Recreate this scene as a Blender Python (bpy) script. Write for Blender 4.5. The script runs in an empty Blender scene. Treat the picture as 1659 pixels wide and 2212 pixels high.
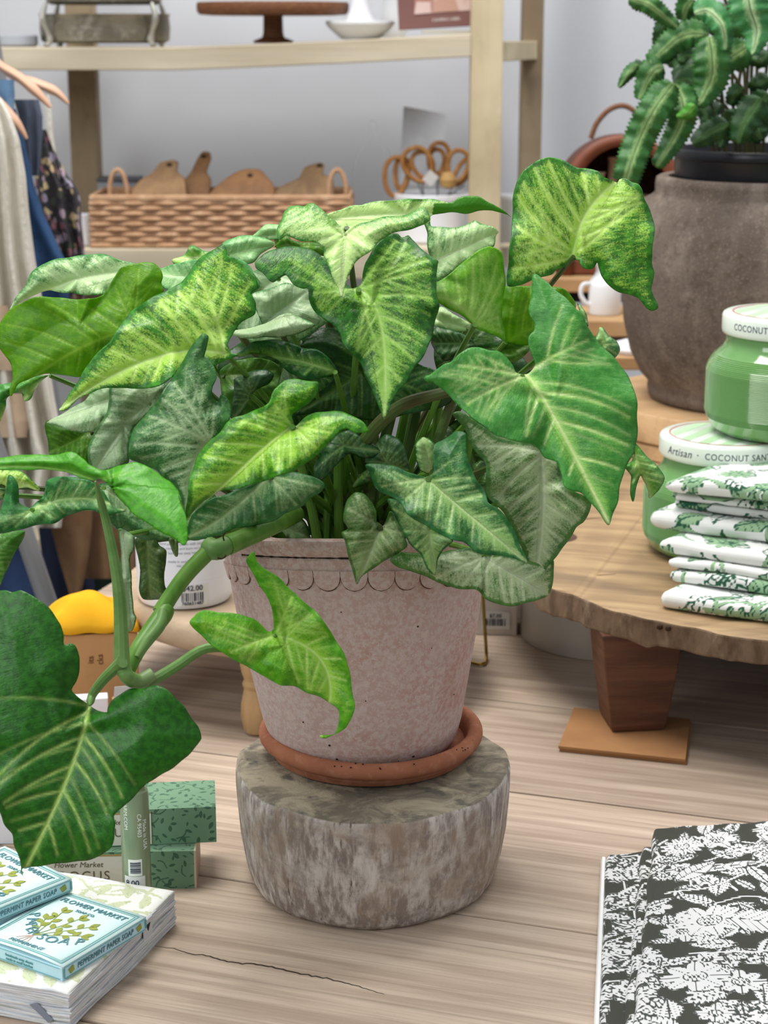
import bpy, math, random
import numpy as np
from mathutils import Vector, Matrix
from mathutils.geometry import delaunay_2d_cdt
random.seed(7); RNG = np.random.default_rng(7)
scene = bpy.context.scene
COL = scene.collection
# ---------------------------------------------------------------- camera
FPX, PITCH, HC = 4000.0, math.atan(1031 / 4000.0), 0.65
CP, SP = math.cos(PITCH), math.sin(PITCH)
cam = bpy.data.cameras.new('camera'); camo = bpy.data.objects.new('camera', cam); COL.objects.link(camo)
camo.location = (0, 0, HC); camo.rotation_euler = (math.pi / 2 - PITCH, 0, 0)
cam.sensor_fit = 'HORIZONTAL'; cam.sensor_width = 36.0; cam.lens = FPX / 1659 * 36.0
cam.clip_start = 0.05; cam.clip_end = 60
cam.dof.use_dof = True; cam.dof.focus_distance = 1.36; cam.dof.aperture_fstop = 17.0
scene.camera = camo
# ---------------------------------------------------------------- world, lights, exposure
scene.view_settings.view_transform = 'Standard'; scene.view_settings.look = 'None'
scene.view_settings.exposure = 0.40; scene.view_settings.gamma = 1.0
scene.view_settings.use_curve_mapping = False
W = bpy.data.worlds.new('shop_light'); scene.world = W; W.use_nodes = True
wn = W.node_tree; wn.nodes.clear()
wo = wn.nodes.new('ShaderNodeOutputWorld'); wb = wn.nodes.new('ShaderNodeBackground')
tc = wn.nodes.new('ShaderNodeTexCoord'); sx = wn.nodes.new('ShaderNodeSeparateXYZ'); cr = wn.nodes.new('ShaderNodeValToRGB')
mr = wn.nodes.new('ShaderNodeMapRange'); mr.inputs[1].default_value = -1; mr.inputs[2].default_value = 1
wn.links.new(tc.outputs['Generated'], sx.inputs[0]); wn.links.new(sx.outputs[2], mr.inputs[0]); wn.links.new(mr.outputs[0], cr.inputs[0])
cr.color_ramp.elements[0].position = 0.3; cr.color_ramp.elements[0].color = (0.13, 0.13, 0.135, 1)
cr.color_ramp.elements[1].position = 0.75; cr.color_ramp.elements[1].color = (0.92, 0.95, 1.0, 1)
wn.links.new(cr.outputs[0], wb.inputs[0]); wb.inputs[1].default_value = 0.50
wn.links.new(wb.outputs[0], wo.inputs[0])
def area(name, loc, target, size, power, color=(1, 1, 1)):
    l = bpy.data.lights.new(name, 'AREA'); l.shape = 'RECTANGLE'; l.size, l.size_y = size; l.energy = power; l.color = color
    o = bpy.data.objects.new(name, l); COL.objects.link(o); o.location = loc
    o.rotation_euler = (Vector(target) - Vector(loc)).to_track_quat('-Z', 'Y').to_euler(); return o
area('ceiling_light_panel', (-0.5, 1.9, 2.6), (0.0, 1.5, 0.2), (1.5, 0.8), 52, (1.0, 0.97, 0.92))
area('shop_window_light', (-2.2, -0.4, 1.9), (0.0, 1.5, 0.2), (1.6, 1.4), 32, (0.95, 0.98, 1.0))
area('ceiling_light_strip', (1.1, 2.75, 2.5), (0.5, 3.8, 0.7), (1.4, 0.4), 22, (1.0, 0.98, 0.95))
# ---------------------------------------------------------------- helpers
def ray(px, py):
    u = (px - 829.5) / FPX; v = (py - 1106) / FPX
    return np.array([u, CP - v * SP, -SP - v * CP])
CAMP = np.array([0, 0, HC])
def at_y(px, py, Y): d = ray(px, py); return CAMP + d * (Y / d[1])
def at_z(px, py, z): d = ray(px, py); return CAMP + d * ((z - HC) / d[2])
def lin(h):
    h = h.lstrip('#'); c = [int(h[i:i + 2], 16) / 255 for i in (0, 2, 4)]
    return tuple(x / 12.92 if x <= .04045 else ((x + .055) / 1.055) ** 2.4 for x in c) + (1.0,)
BASE = {}
def empty(name, loc, label, cat, group=None):
    o = bpy.data.objects.new(name, None); COL.objects.link(o); o.location = loc; o.empty_display_size = .02
    BASE[o.name] = np.array(loc, float); tag(o, label, cat, group); return o
def tag(o, label, cat, group=None):
    o['label'] = label; o['category'] = cat
    if group: o['group'] = group
    return o
def base_of(o): return BASE.get(o.name, np.zeros(3)) if o else np.zeros(3)
def build(name, verts, faces, m, parent=None, loc=None, smooth=True, angle=35, attrs=None, bevel=0, solid=0, slots=None, fmat=None):
    """link ONE mesh object; verts are world coordinates"""
    b = base_of(parent) if parent else (np.array(loc, float) if loc is not None else np.zeros(3))
    v = np.asarray(verts, float) - b
    me = bpy.data.meshes.new(name); me.from_pydata(v.tolist(), [], [list(map(int, f)) for f in faces]); me.update()
    if attrs:
        for k, a in attrs.items():
            a = np.asarray(a, np.float32)
            if a.ndim == 1:
                t = me.attributes.new(k, 'FLOAT', 'POINT'); t.data.foreach_set('value', a)
            else:
                t = me.attributes.new(k, 'FLOAT_VECTOR', 'POINT'); t.data.foreach_set('vector', a.ravel())
    me.polygons.foreach_set('use_smooth', [smooth] * len(me.polygons))
    if smooth and angle: me.set_sharp_from_angle(angle=math.radians(angle))
    o = bpy.data.objects.new(name, me); COL.objects.link(o)
    for mm in ([m] if not isinstance(m, (list, tuple)) else m): me.materials.append(mm)
    if fmat is not None: me.polygons.foreach_set('material_index', [int(i) for i in fmat])
    if parent:
        o.parent = parent
    else:
        o.location = b
    BASE[o.name] = b
    if bevel:
        md = o.modifiers.new('bevel', 'BEVEL'); md.width = bevel; md.segments = 2; md.limit_method = 'ANGLE'; md.angle_limit = math.radians(40)
    if solid:
        md = o.modifiers.new('thickness', 'SOLIDIFY'); md.thickness = solid; md.offset = 0
    return o
class MB:
    def __init__(s): s.v = []; s.f = []
    def add(s, v, f):
        n = len(s.v); s.v += [tuple(map(float, p)) for p in v]; s.f += [[i + n for i in q] for q in f]; return s
    def box(s, c, d, rz=0, rx=0, ry=0, taper=1.0):
        R = Matrix.Rotation(rz, 3, 'Z') @ Matrix.Rotation(ry, 3, 'Y') @ Matrix.Rotation(rx, 3, 'X'); vs = []
        for z in (-1, 1):
            k = taper if z < 0 else 1.0
            for x, y in ((-1, -1), (1, -1), (1, 1), (-1, 1)):
                p = R @ Vector((x * d[0] / 2 * k, y * d[1] / 2 * k, z * d[2] / 2)); vs.append((c[0] + p.x, c[1] + p.y, c[2] + p.z))
        return s.add(vs, [(3, 2, 1, 0), (4, 5, 6, 7), (0, 1, 5, 4), (1, 2, 6, 5), (2, 3, 7, 6), (3, 0, 4, 7)])
    def prism(s, poly, z0, z1):
        n = len(poly); vs = [(p[0], p[1], z0) for p in poly] + [(p[0], p[1], z1) for p in poly]
        return s.add(vs, [list(range(n))[::-1], list(range(n, 2 * n))] + [(i, (i + 1) % n, n + (i + 1) % n, n + i) for i in range(n)])
    def slab(s, pts, nrm):
        """closed 3D polygon pts extruded by vector nrm"""
        n = len(pts); a = [np.array(p, float) for p in pts]; nrm = np.array(nrm, float)
        vs = [tuple(p) for p in a] + [tuple(p + nrm) for p in a]
        return s.add(vs, [list(range(n))[::-1], list(range(n, 2 * n))] + [(i, (i + 1) % n, n + (i + 1) % n, n + i) for i in range(n)])
    def lathe(s, prof, c, n=48, sx=1, sy=1, fn=None, close=False):
        """profile (r, z) from bottom to top"""
        vs = []; fs = []
        for r, z in prof:
            for i in range(n):
                a = 2 * math.pi * i / n; p = [c[0] + r * sx * math.cos(a), c[1] + r * sy * math.sin(a), c[2] + z]
                if fn: p = fn(p, r, z, a)
                vs.append(p)
        m = len(prof)
        for j in range(m - 1 + (1 if close else 0)):
            for i in range(n):
                a, b = j * n, ((j + 1) % m) * n; fs.append((a + i, a + (i + 1) % n, b + (i + 1) % n, b + i))
        if not close:
            fs.append(list(range(n))[::-1]); fs.append([(m - 1) * n + i for i in range(n)])
        return s.add(vs, fs)
    def tube(s, pts, rad, n=10, closed=False, flat=1.0):
        P = [np.array(p, float) for p in pts]; m = len(P); R = rad if isinstance(rad, (list, tuple, np.ndarray)) else [rad] * m
        vs = []; up = np.array([0, 0, 1.0]); prev = None
        for i, p in enumerate(P):
            if closed: t = P[(i + 1) % m] - P[i - 1]
            else: t = P[min(i + 1, m - 1)] - P[max(i - 1, 0)]
            t = t / (np.linalg.norm(t) + 1e-12)
            if prev is None:
                a = np.cross(t, up)
                if np.linalg.norm(a) < .2: a = np.cross(t, np.array([1.0, 0, 0]))
            else: a = prev - t * np.dot(prev, t)
            a /= np.linalg.norm(a) + 1e-12; b = np.cross(t, a); prev = a
            for k in range(n):
                q = 2 * math.pi * k / n; vs.append(p + R[i] * (a * math.cos(q) + b * math.sin(q) * flat))
        fs = []
        for i in range(m if closed else m - 1):
            x, y = i * n, ((i + 1) % m) * n
            for k in range(n): fs.append((x + k, x + (k + 1) % n, y + (k + 1) % n, y + k))
        if not closed: fs += [list(range(n))[::-1], [(m - 1) * n + k for k in range(n)]]
        return s.add(vs, fs)
    def build(s, name, m, parent=None, **k): return build(name, s.v, s.f, m, parent, **k)
def spline(P, n):
    """Catmull-Rom through points, n samples"""
    P = np.asarray(P, float); m = len(P)
    if m == 2: return P[0] + np.linspace(0, 1, n)[:, None] * (P[1] - P[0])
    out = []
    for t in np.linspace(0, m - 1 - 1e-9, n):
        i = int(t); u = t - i; p0, p1, p2, p3 = P[max(i - 1, 0)], P[i], P[i + 1], P[min(i + 2, m - 1)]
        out.append(.5 * (2 * p1 + (p2 - p0) * u + (2 * p0 - 5 * p1 + 4 * p2 - p3) * u * u + (3 * p1 - p0 - 3 * p2 + p3) * u ** 3))
    return np.array(out)
def resample(P, step, closed=True):
    P = np.asarray(P, float); Q = np.vstack([P, P[:1]]) if closed else P
    d = np.r_[0, np.cumsum(np.linalg.norm(np.diff(Q, axis=0), axis=1))]; n = max(3, int(d[-1] / step))
    t = np.linspace(0, d[-1], n + (0 if closed else 1), endpoint=not closed)
    return np.c_[[np.interp(t, d, Q[:, k]) for k in range(Q.shape[1])]].T
def smooth_closed(P, k=5):
    P = np.asarray(P, float); m = len(P); out = []
    for i in range(m):
        p0, p1, p2, p3 = P[i - 1], P[i], P[(i + 1) % m], P[(i + 2) % m]
        for u in np.arange(k) / k:
            c = .5 * (2 * p1 + (p2 - p0) * u + (2 * p0 - 5 * p1 + 4 * p2 - p3) * u * u + (3 * p1 - p0 - 3 * p2 + p3) * u ** 3)
            l = p1 + (p2 - p1) * u; out.append(.65 * c + .35 * l)
    return np.array(out)
def inside(P, poly):
    x, y = P[:, 0], P[:, 1]; r = np.zeros(len(P), bool); a = poly; b = np.roll(poly, -1, 0)
    for (x1, y1), (x2, y2) in zip(a, b):
        c = (y1 > y) != (y2 > y)
        with np.errstate(divide='ignore', invalid='ignore'):
            r ^= c & (x < (x2 - x1) * (y - y1) / (y2 - y1 + 1e-12) + x1)
    return r
def dist_pts(P, Q):
    d = np.full(len(P), 1e9)
    for i in range(0, len(Q), 64):
        q = Q[i:i + 64]; d = np.minimum(d, np.sqrt(((P[:, None, :] - q[None]) ** 2).sum(2)).min(1))
    return d
# ---------------------------------------------------------------- materials
class NT:
    def __init__(s, name):
        s.m = bpy.data.materials.new(name); s.m.use_nodes = True; s.t = s.m.node_tree; s.t.nodes.clear()
        s.out = s.t.nodes.new('ShaderNodeOutputMaterial')
    def n(s, typ, ins=None, **props):
        o = s.t.nodes.new('ShaderNode' + typ)
        for k, v in props.items(): setattr(o, k, v)
        for k, v in (ins or {}).items(): s.put(o.inputs[k], v)
        return o
    def put(s, sock, v):
        if isinstance(v, bpy.types.NodeSocket): s.t.links.new(v, sock)
        elif isinstance(v, bpy.types.Node): s.t.links.new(v.outputs[0], sock)
        else: sock.default_value = v
    def math(s, op, a, b=0.0, clamp=False):
        o = s.n('Math', {0: a, 1: b}, operation=op); o.use_clamp = clamp; return o.outputs[0]
    def ramp(s, v, lo, hi, a=0.0, b=1.0):
        return s.n('MapRange', {0: v, 1: lo, 2: hi, 3: a, 4: b}, interpolation_type='SMOOTHSTEP').outputs[0]
    def mix(s, f, a, b):
        o = s.n('Mix', None, data_type='RGBA'); s.put(o.inputs[0], f); s.put(o.inputs[6], a); s.put(o.inputs[7], b); return o.outputs[2]
    def noise(s, vec, scale, detail=4.0, rough=.55, dist=0.0):
        return s.n('TexNoise', {'Vector': vec, 'Scale': scale, 'Detail': detail, 'Roughness': rough, 'Distortion': dist}).outputs[0]
    def attr(s, name): return s.n('Attribute', attribute_name=name)
    def finish(s, sh): s.t.links.new(sh if isinstance(sh, bpy.types.NodeSocket) else sh.outputs[0], s.out.inputs[0]); return s.m
_MC = {}
def mat(name, base, layers=(), rough=.6, metal=0.0, spec=.4, bump=0.0, bscale=60, bstretch=(1, 1, 1), coat=0.0, trans=0.0, ior=1.45, rot=(0, 0, 0), alpha=1.0, bdetail=5.0):
    """layers: (hex, scale, lo, hi, amount, stretch)"""
    if name in _MC: return _MC[name]
    t = NT(name); co = t.n('TexCoord').outputs['Object']
    c = lin(base)
    for L in layers:
        hx, sc, lo, hi, amt = L[:5]; st = L[5] if len(L) > 5 else (1, 1, 1); dist = L[6] if len(L) > 6 else 0.0
        mp = t.n('Mapping', {'Vector': co, 'Scale': st, 'Rotation': rot, 'Location': (len(hx) * .37 + sc * .01, .3, .7)})
        f = t.math('MULTIPLY', t.ramp(t.noise(mp, sc, 6.0, .6, dist), lo, hi), amt)
        c = t.mix(f, c, lin(hx))
    p = t.n('BsdfPrincipled', {'Base Color': c, 'Roughness': rough, 'Metallic': metal, 'Specular IOR Level': spec, 'Coat Weight': coat, 'Transmission Weight': trans, 'IOR': ior, 'Alpha': alpha})
    if bump:
        mp = t.n('Mapping', {'Vector': co, 'Scale': bstretch, 'Rotation': rot})
        t.put(p.inputs['Normal'], t.n('Bump', {'Height': t.noise(mp, bscale, bdetail, .6), 'Strength': 1.0, 'Distance': bump}))
    _MC[name] = t.finish(p); return _MC[name]
def text(s, size, M, m, parent, name='lettering', align='CENTER', depth=.0002, shear=0.0, wrap=None, space=1.0, fit=None):
    """lettering mesh; M is a 4x4 world matrix (x = reading direction, y = up); wrap = (centre xy, radius) bends it round an upright cylinder"""
    cu = bpy.data.curves.new('letters', 'FONT'); cu.body = s; cu.size = size; cu.align_x = align; cu.align_y = 'CENTER'
    cu.extrude = depth; cu.shear = shear; cu.space_character = space; cu.resolution_u = 3
    o = bpy.data.objects.new('letters', cu); COL.objects.link(o)
    dg = bpy.context.evaluated_depsgraph_get(); dg.update()
    me = bpy.data.meshes.new_from_object(o.evaluated_get(dg)); V = np.array([v.co[:] for v in me.vertices]); Fc = [list(p.vertices) for p in me.polygons]
    bpy.data.objects.remove(o); bpy.data.curves.remove(cu); bpy.data.meshes.remove(me)
    if fit:
        k = fit / (V[:, 0].max() - V[:, 0].min()); V[:, 0] *= k
        if k < 1: V[:, 1] *= k ** .5
    if wrap:
        (cx, cy, z), r, a0 = wrap; a = a0 + V[:, 0] / r; rr = r + V[:, 2] + depth
        Wd = np.c_[cx + rr * np.cos(a), cy + rr * np.sin(a), z + V[:, 1]]
    else:
        Mx = np.array(M); Wd = V @ Mx[:3, :3].T + Mx[:3, 3]
    return build(name, Wd, Fc, m, parent, smooth=False)
def frame(o, x, y):
    """matrix with origin o, reading direction x, up direction y"""
    x = Vector(x).normalized(); y = Vector(y); y = (y - x * y.dot(x)).normalized(); z = x.cross(y)
    return Matrix(((x.x, y.x, z.x, o[0]), (x.y, y.y, z.y, o[1]), (x.z, y.z, z.z, o[2]), (0, 0, 0, 1)))
def barcode(o, x, y, w, h, m, parent, seed=3):
    """bars standing a hair proud of a label"""
    r = random.Random(seed); o = np.array(o, float); x = np.array(x, float) / np.linalg.norm(x); y = np.array(y, float) / np.linalg.norm(y); z = np.cross(x, y); b = MB(); p = 0
    while p < w:
        d = w * r.choice([.012, .02, .035, .05])
        q = [o + x * p, o + x * min(p + d, w), o + x * min(p + d, w) + y * h, o + x * p + y * h]; b.slab([c + z * .0001 for c in q], z * .0002); p += d + w * r.choice([.02, .03, .045])
    return b.build('barcode', m, parent, smooth=False)
def structure(o): o['kind'] = 'structure'; return o
LEAVES=[
('bright',(1240, 554),(1338, 387),1.33,-0.012,0,'1250 563 1255 572 1265 580 1281 580 1291 566 1299 597 1310 613 1336 631 1365 637 1382 644 1395 665 1408 672 1422 665 1418 649 1406 623 1413 590 1407 567 1413 515 1414 486 1406 463 1392 431 1388 411 1379 398 1365 393 1352 384 1339 387 1333 396 1317 388 1302 382 1294 372 1268 364 1245 361 1222 349 1203 341 1183 341 1160 348 1138 362 1121 382 1112 401 1108 434 1108 476 1103 509 1099 541 1097 580 1097 618 1125 615 1167 600 1193 592 1199 585 1216 577 1229 567 1239 561',0.006,(1265, 463),0.01,None,None),
('mid',(1129, 813),(1316, 1133),1.22,-0.018,0.0,'1125 810 1113 805 1108 789 1095 772 1076 758 1056 756 1033 752 1011 753 991 766 975 781 959 785 942 799 929 810 920 812 915 818 923 825 936 825 952 838 972 857 998 886 1037 914 1072 941 1103 952 1142 958 1164 969 1178 989 1204 1000 1213 1029 1217 1051 1239 1060 1255 1064 1274 1082 1288 1099 1305 1126 1316 1135 1325 1108 1334 1082 1340 1046 1349 1020 1367 980 1376 945 1376 910 1378 875 1371 844 1358 818 1352 808 1336 785 1320 766 1287 733 1268 704 1258 681 1245 668 1226 646 1203 629 1186 613 1170 603 1157 592 1150 597 1149 632 1141 662 1144 681 1154 698 1154 714 1144 727 1142 746 1147 766 1156 785 1151 797 1139 807',0.008,(1183, 877),0.012,None,None),
('brightdk',(775, 626),(830, 907),1.27,-0.02,0,'762 624 743 607 724 590 705 567 690 552 671 539 644 533 614 533 587 541 568 552 551 567 553 579 568 590 580 607 591 611 603 601 618 594 633 613 652 622 665 624 667 647 679 673 701 691 720 700 735 723 743 746 762 768 781 787 789 814 804 837 811 863 823 890 830 907 838 894 846 867 861 844 880 822 899 791 918 765 933 723 941 689 950 658 942 628 942 597 944 567 929 552 906 533 891 518 882 508 868 514 857 506 834 510 815 525 800 548 789 567 785 590 781 613',0.006,(823, 704),0.012,None,None),
('palelime',(749, 492),(737, 643),1.265,-0.03,0,'743 491 730 485 724 478 713 474 705 465 694 451 679 440 667 440 658 446 644 443 625 446 614 461 608 476 599 495 603 518 618 510 629 514 652 522 671 523 690 527 701 537 701 556 713 582 720 605 732 628 738 643 743 624 751 597 762 575 781 556 804 541 823 518 846 503 880 497 914 487 929 474 916 447 880 465 830 468 789 481 766 487',0.006,(741, 567),0.012,None,None),
('palelime',(713, 476),(1104, 468),1.36,-0.02,0,'705 464 728 455 758 446 781 444 796 438 842 432 899 430 948 433 975 437 990 428 1005 423 1032 425 1051 436 1066 442 1085 453 1105 469 1085 461 1062 454 1032 455 1005 461 971 459 933 466 925 482 842 495 743 495 720 482',0.006,(880, 463),0.006,None,[(933, 468), (937, 440), (975, 437), (1005, 419), (1108, 438), (1108, 476), (994, 476)]),
('lime2',(1026, 702),(895, 632),1.28,-0.008,0.02,'895 632 918 624 941 613 963 597 990 575 1013 556 1036 541 1056 532 1073 537 1085 548 1089 571 1091 616 1085 647 1085 685 1092 738 1070 723 1051 717 1032 711 1020 700 1001 685 975 670 952 656 925 643',-0.01,(979, 654),0.012,None,None),
('pale',(942, 564),(1077, 500),1.36,-0.02,0,'916 480 929 478 933 489 975 491 1001 489 1017 482 1026 477 1043 485 1066 491 1079 501 1072 510 1066 533 1039 541 1009 560 979 586 944 609 942 571 929 552 923 525 922 503',0.006,None,0.012,None,None),
('lime',(1092, 740),(1242, 659),1.345,-0.008,0,'1082 639 1092 619 1121 618 1147 619 1190 619 1212 621 1229 632 1242 652 1240 672 1209 694 1160 727 1141 746 1108 742 1092 738 1086 717 1081 678',0.006,None,0.012,None,None),
('limedark',(1076, 759),(1139, 750),1.35,-0.01,0,'1071 759 1092 740 1121 740 1143 746 1142 759 1125 776 1102 784 1086 774',0.006,None,0.012,None,None),
('deep',(1017, 742),(937, 742),1.38,-0.01,0,'929 723 944 706 971 710 994 719 1020 734 1026 749 1005 765 979 776 956 780 941 761 933 742',0.006,None,0.012,None,None),
('pale',(1009, 708),(941, 689),1.39,-0.01,0,'952 662 979 677 1013 700 1011 715 982 715 941 708 935 689',0.006,None,0.012,None,None),
('bright',(486, 764),(127, 887),1.24,-0.022,0,'492 745 506 717 521 698 535 688 550 677 552 655 542 633 559 621 553 597 535 579 514 561 492 554 488 532 479 528 463 539 434 554 409 590 391 612 354 630 325 644 289 670 260 702 235 738 203 771 181 803 170 821 156 840 141 865 127 887 145 883 174 858 203 847 231 838 275 838 325 839 347 832 376 814 405 793 430 778 452 782 463 793 481 782 514 767 499 762',0.009,(325, 776),0.012,None,None),
('lime',(282, 709),(24, 854),1.3,-0.008,0,'0 702 11 680 33 661 61 646 87 641 123 644 166 646 203 644 221 637 235 623 246 601 260 579 282 570 311 566 333 570 347 583 351 597 347 612 354 630 333 651 318 695 275 738 203 782 174 812 145 812 108 807 72 814 40 829 24 856 20 840 27 814 25 789 11 767 0 749 -2 727',-0.008,(145, 767),0.012,None,None),
('pale',(286, 590),(20, 670),1.35,-0.02,0,'19 670 33 644 54 619 69 590 90 572 123 559 163 554 217 549 246 556 275 565 297 572 297 601 253 623 235 633 221 639 181 637 159 633 137 632 108 627 87 633 58 644 36 659',0.006,(152, 608),0.012,None,None),
('mid',(108, 811),(0, 908),1.34,-0.015,0,'-14 836 22 829 51 821 80 812 108 809 90 821 76 840 65 861 52 865 47 850 29 850 14 861 13 879 0 908 -22 926 -29 872',0.006,None,0.012,None,None),
('grey',(455, 957),(402, 1112),1.2,-0.012,0,'425 735 439 722 450 727 448 749 441 771 450 776 463 792 467 814 459 836 458 858 470 868 477 850 492 861 499 886 495 908 475 937 455 965 440 1000 420 1040 410 1080 402 1112 392 1075 370 1040 350 1030 337 1015 300 1000 280 990 280 955 288 930 307 903 330 880 350 850 370 820 390 790 405 760',0.004,(420, 1000),0.012,None,None),
('vivid',(631, 922),(403, 1127),1.17,-0.02,0,'630 896 638 890 658 876 682 856 688 827 668 823 642 820 615 823 592 843 579 870 552 886 529 896 506 903 489 916 473 936 449 956 430 979 421 1006 410 1032 405 1065 401 1098 403 1127 413 1108 426 1092 446 1079 473 1062 503 1059 536 1049 582 1035 632 1019 662 999 692 976 715 953 731 936 748 926 768 934 796 933 784 913 764 899 741 890 718 888 682 893 658 903 648 913 637 922',0.01,(549, 986),0.012,None,None),
('midgrey',(582, 1029),(405, 1161),1.24,-0.008,0,'413 1115 449 1082 503 1062 582 1032 635 1019 662 1025 688 1035 701 1045 695 1059 675 1072 655 1092 622 1108 589 1125 549 1135 509 1142 476 1156 443 1163 413 1165 403 1158',0.006,(493, 1108),0.012,None,None),
('green',(207, 1039),(-47, 1011),1.13,-0.03,0,'-68 1005 -20 991 20 986 61 983 101 984 128 981 149 976 165 979 182 993 192 1005 216 1016 236 1015 257 1006 287 998 311 1005 331 1015 351 1033 371 1043 386 1062 388 1079 398 1103 403 1130 405 1163 398 1178 385 1170 368 1160 338 1143 314 1126 287 1109 270 1089 250 1069 233 1045 216 1033 203 1038 179 1033 149 1023 115 1016 68 1014 0 1015 -54 1016',0.006,(101, 1011),0.012,[(206, 1040), (225, 1110), (245, 1200), (258, 1290), (262, 1380), (264, 1435), (274, 1462)],None),
('middark',(68, 1103),(270, 1103),1.2,-0.012,0,'69 1094 78 1084 95 1069 101 1038 128 1031 169 1032 203 1042 223 1062 243 1096 270 1103 253 1109 230 1116 203 1104 176 1103 145 1113 118 1130 74 1136 34 1146 0 1151 -20 1150 -20 1103 0 1103 10 1076 19 1027 34 1035 41 1049 41 1086 66 1099',0.006,(169, 1076),0.012,None,None),
('midgrey',(223, 1055),(398, 1163),1.24,-0.01,0,'216 1045 243 1049 270 1089 314 1123 365 1157 398 1163 365 1167 324 1167 290 1158 250 1141 233 1123 216 1089',0.006,None,0.012,None,None),
('bright',(0, 1049),(86, 1059),1.3,-0.01,0,'-20 1016 20 1015 44 1016 68 1035 88 1059 61 1052 34 1055 20 1059 0 1052 -20 1055',0.006,None,0.012,None,None),
('middark',(7, 1069),(-20, 1079),1.31,-0.01,0,'-20 1049 0 1050 17 1054 7 1076 -7 1082 -20 1082',0.006,None,0.012,None,None),
('lime3',(-34, 1204),(0, 1261),1.25,-0.01,0,'-34 1148 0 1148 54 1148 37 1187 17 1224 0 1263 -20 1278 -41 1238',0.006,None,0.012,None,None),
('dark',(193, 1526),(48, 1889),1.12,-0.011,0,'188 1518 181 1514 169 1506 155 1491 164 1473 170 1449 172 1422 163 1395 151 1388 139 1392 137 1373 130 1349 118 1331 105 1313 90 1298 69 1286 45 1274 27 1280 15 1277 0 1277 -18 1280 -60 1340 -72 1461 -60 1551 -39 1642 -18 1717 0 1759 9 1780 27 1801 30 1822 39 1844 44 1868 45 1886 50 1892 48 1877 69 1872 115 1866 151 1863 187 1859 217 1847 238 1832 247 1810 250 1780 246 1762 262 1747 283 1726 316 1693 338 1681 371 1660 404 1633 417 1618 436 1596 428 1569 410 1545 392 1521 362 1491 338 1479 307 1488 280 1488 259 1503 241 1515 232 1530 231 1539 214 1536 202 1529',0.01,(145, 1681),0.015,[(194, 1524), (200, 1500), (222, 1470), (250, 1442), (264, 1430)],None),
('limebr',(596, 1372),(691, 1592),1.14,-0.006,0,'591 1358 587 1315 574 1285 556 1254 543 1232 532 1211 539 1196 550 1189 554 1211 565 1224 587 1239 608 1254 630 1276 660 1302 695 1337 721 1376 741 1406 754 1445 758 1480 767 1523 762 1549 747 1571 726 1584 704 1594 691 1590 721 1584 732 1562 732 1536 721 1523 695 1506 665 1497 639 1484 608 1480 582 1467 552 1449 509 1428 469 1402 439 1376 409 1345 426 1324 443 1319 478 1324 522 1328 548 1337 565 1350 580 1365',0.01,(704, 1445),0.012,[(596, 1372), (560, 1400), (500, 1400), (440, 1402), (380, 1440), (320, 1474), (288, 1472)],None),
('midpale',(925, 1035),(1138, 1214),1.2,-0.02,0,'914 1031 883 1020 852 1007 821 1002 790 1005 799 1020 808 1046 821 1064 848 1075 865 1086 878 1108 905 1126 940 1148 971 1165 1002 1170 1028 1192 1063 1200 1098 1203 1138 1215 1125 1183 1112 1148 1098 1121 1076 1099 1054 1086 1046 1060 1028 1033 1015 1002 1006 967 1006 936 988 932 966 945 940 958 936 976 936 1002 936 1024',0.008,(1002, 1104),0.012,None,None),
('greypale',(1169, 976),(1156, 1253),1.26,-0.012,0,'977 895 993 890 1028 910 1072 941 1103 952 1151 954 1186 967 1208 985 1217 1038 1239 1060 1266 1073 1279 1090 1261 1126 1244 1139 1226 1170 1204 1200 1186 1222 1173 1240 1156 1254 1142 1227 1129 1192 1112 1152 1090 1108 1063 1086 1048 1064 1050 1033 1050 1002 1028 976 1010 950 1002 923',0.004,(1173, 1117),0.012,None,None),
('greypale',(1046, 1203),(1189, 1288),1.235,-0.015,0,'843 1209 865 1192 896 1194 927 1200 966 1192 1010 1183 1050 1196 1098 1200 1138 1211 1164 1214 1195 1209 1195 1240 1186 1284 1160 1297 1116 1308 1081 1306 1050 1293 1028 1275 984 1271 940 1253 896 1236 861 1227',0.003,None,0.012,None,None),
('midpale',(927, 1148),(940, 1242),1.222,-0.01,0,'837 1077 861 1082 883 1099 914 1121 949 1148 980 1165 958 1187 944 1209 940 1244 922 1227 909 1200 887 1174 870 1148 856 1117 843 1099',0.004,None,0.012,None,None),
('dull',(822, 1140),(771, 1263),1.24,-0.012,0,'815 1132 813 1105 804 1085 788 1069 768 1065 751 1079 745 1098 741 1125 751 1142 738 1151 745 1168 753 1198 761 1231 771 1263 781 1248 804 1228 831 1211 857 1195 881 1181 874 1158 861 1132 844 1105 834 1125 827 1137',0.006,None,0.012,None,None),
('darkvein',(724, 804),(504, 768),1.29,-0.012,0,'500 769 523 757 546 738 576 734 606 736 633 742 652 753 682 753 713 776 728 803 705 814 663 822 633 810 614 795 584 768 549 765 519 770',0.006,(614, 774),0.012,None,None),
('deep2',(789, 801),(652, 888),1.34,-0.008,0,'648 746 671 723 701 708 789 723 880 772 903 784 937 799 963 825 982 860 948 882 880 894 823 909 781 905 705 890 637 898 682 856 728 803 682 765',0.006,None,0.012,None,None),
('pale2',(591, 681),(667, 628),1.32,-0.01,0,'540 639 553 632 572 628 610 613 629 613 663 628 671 651 690 689 682 704 652 715 618 723 580 723 557 715 566 700 553 673 546 654',0.006,None,0.012,None,None),
('pale2',(614, 685),(492, 723),1.3,-0.012,0,'492 720 530 710 572 700 603 683 629 679 660 691 682 704 652 717 614 727 576 727 553 732 519 730',0.006,None,0.012,None,None),
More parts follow.
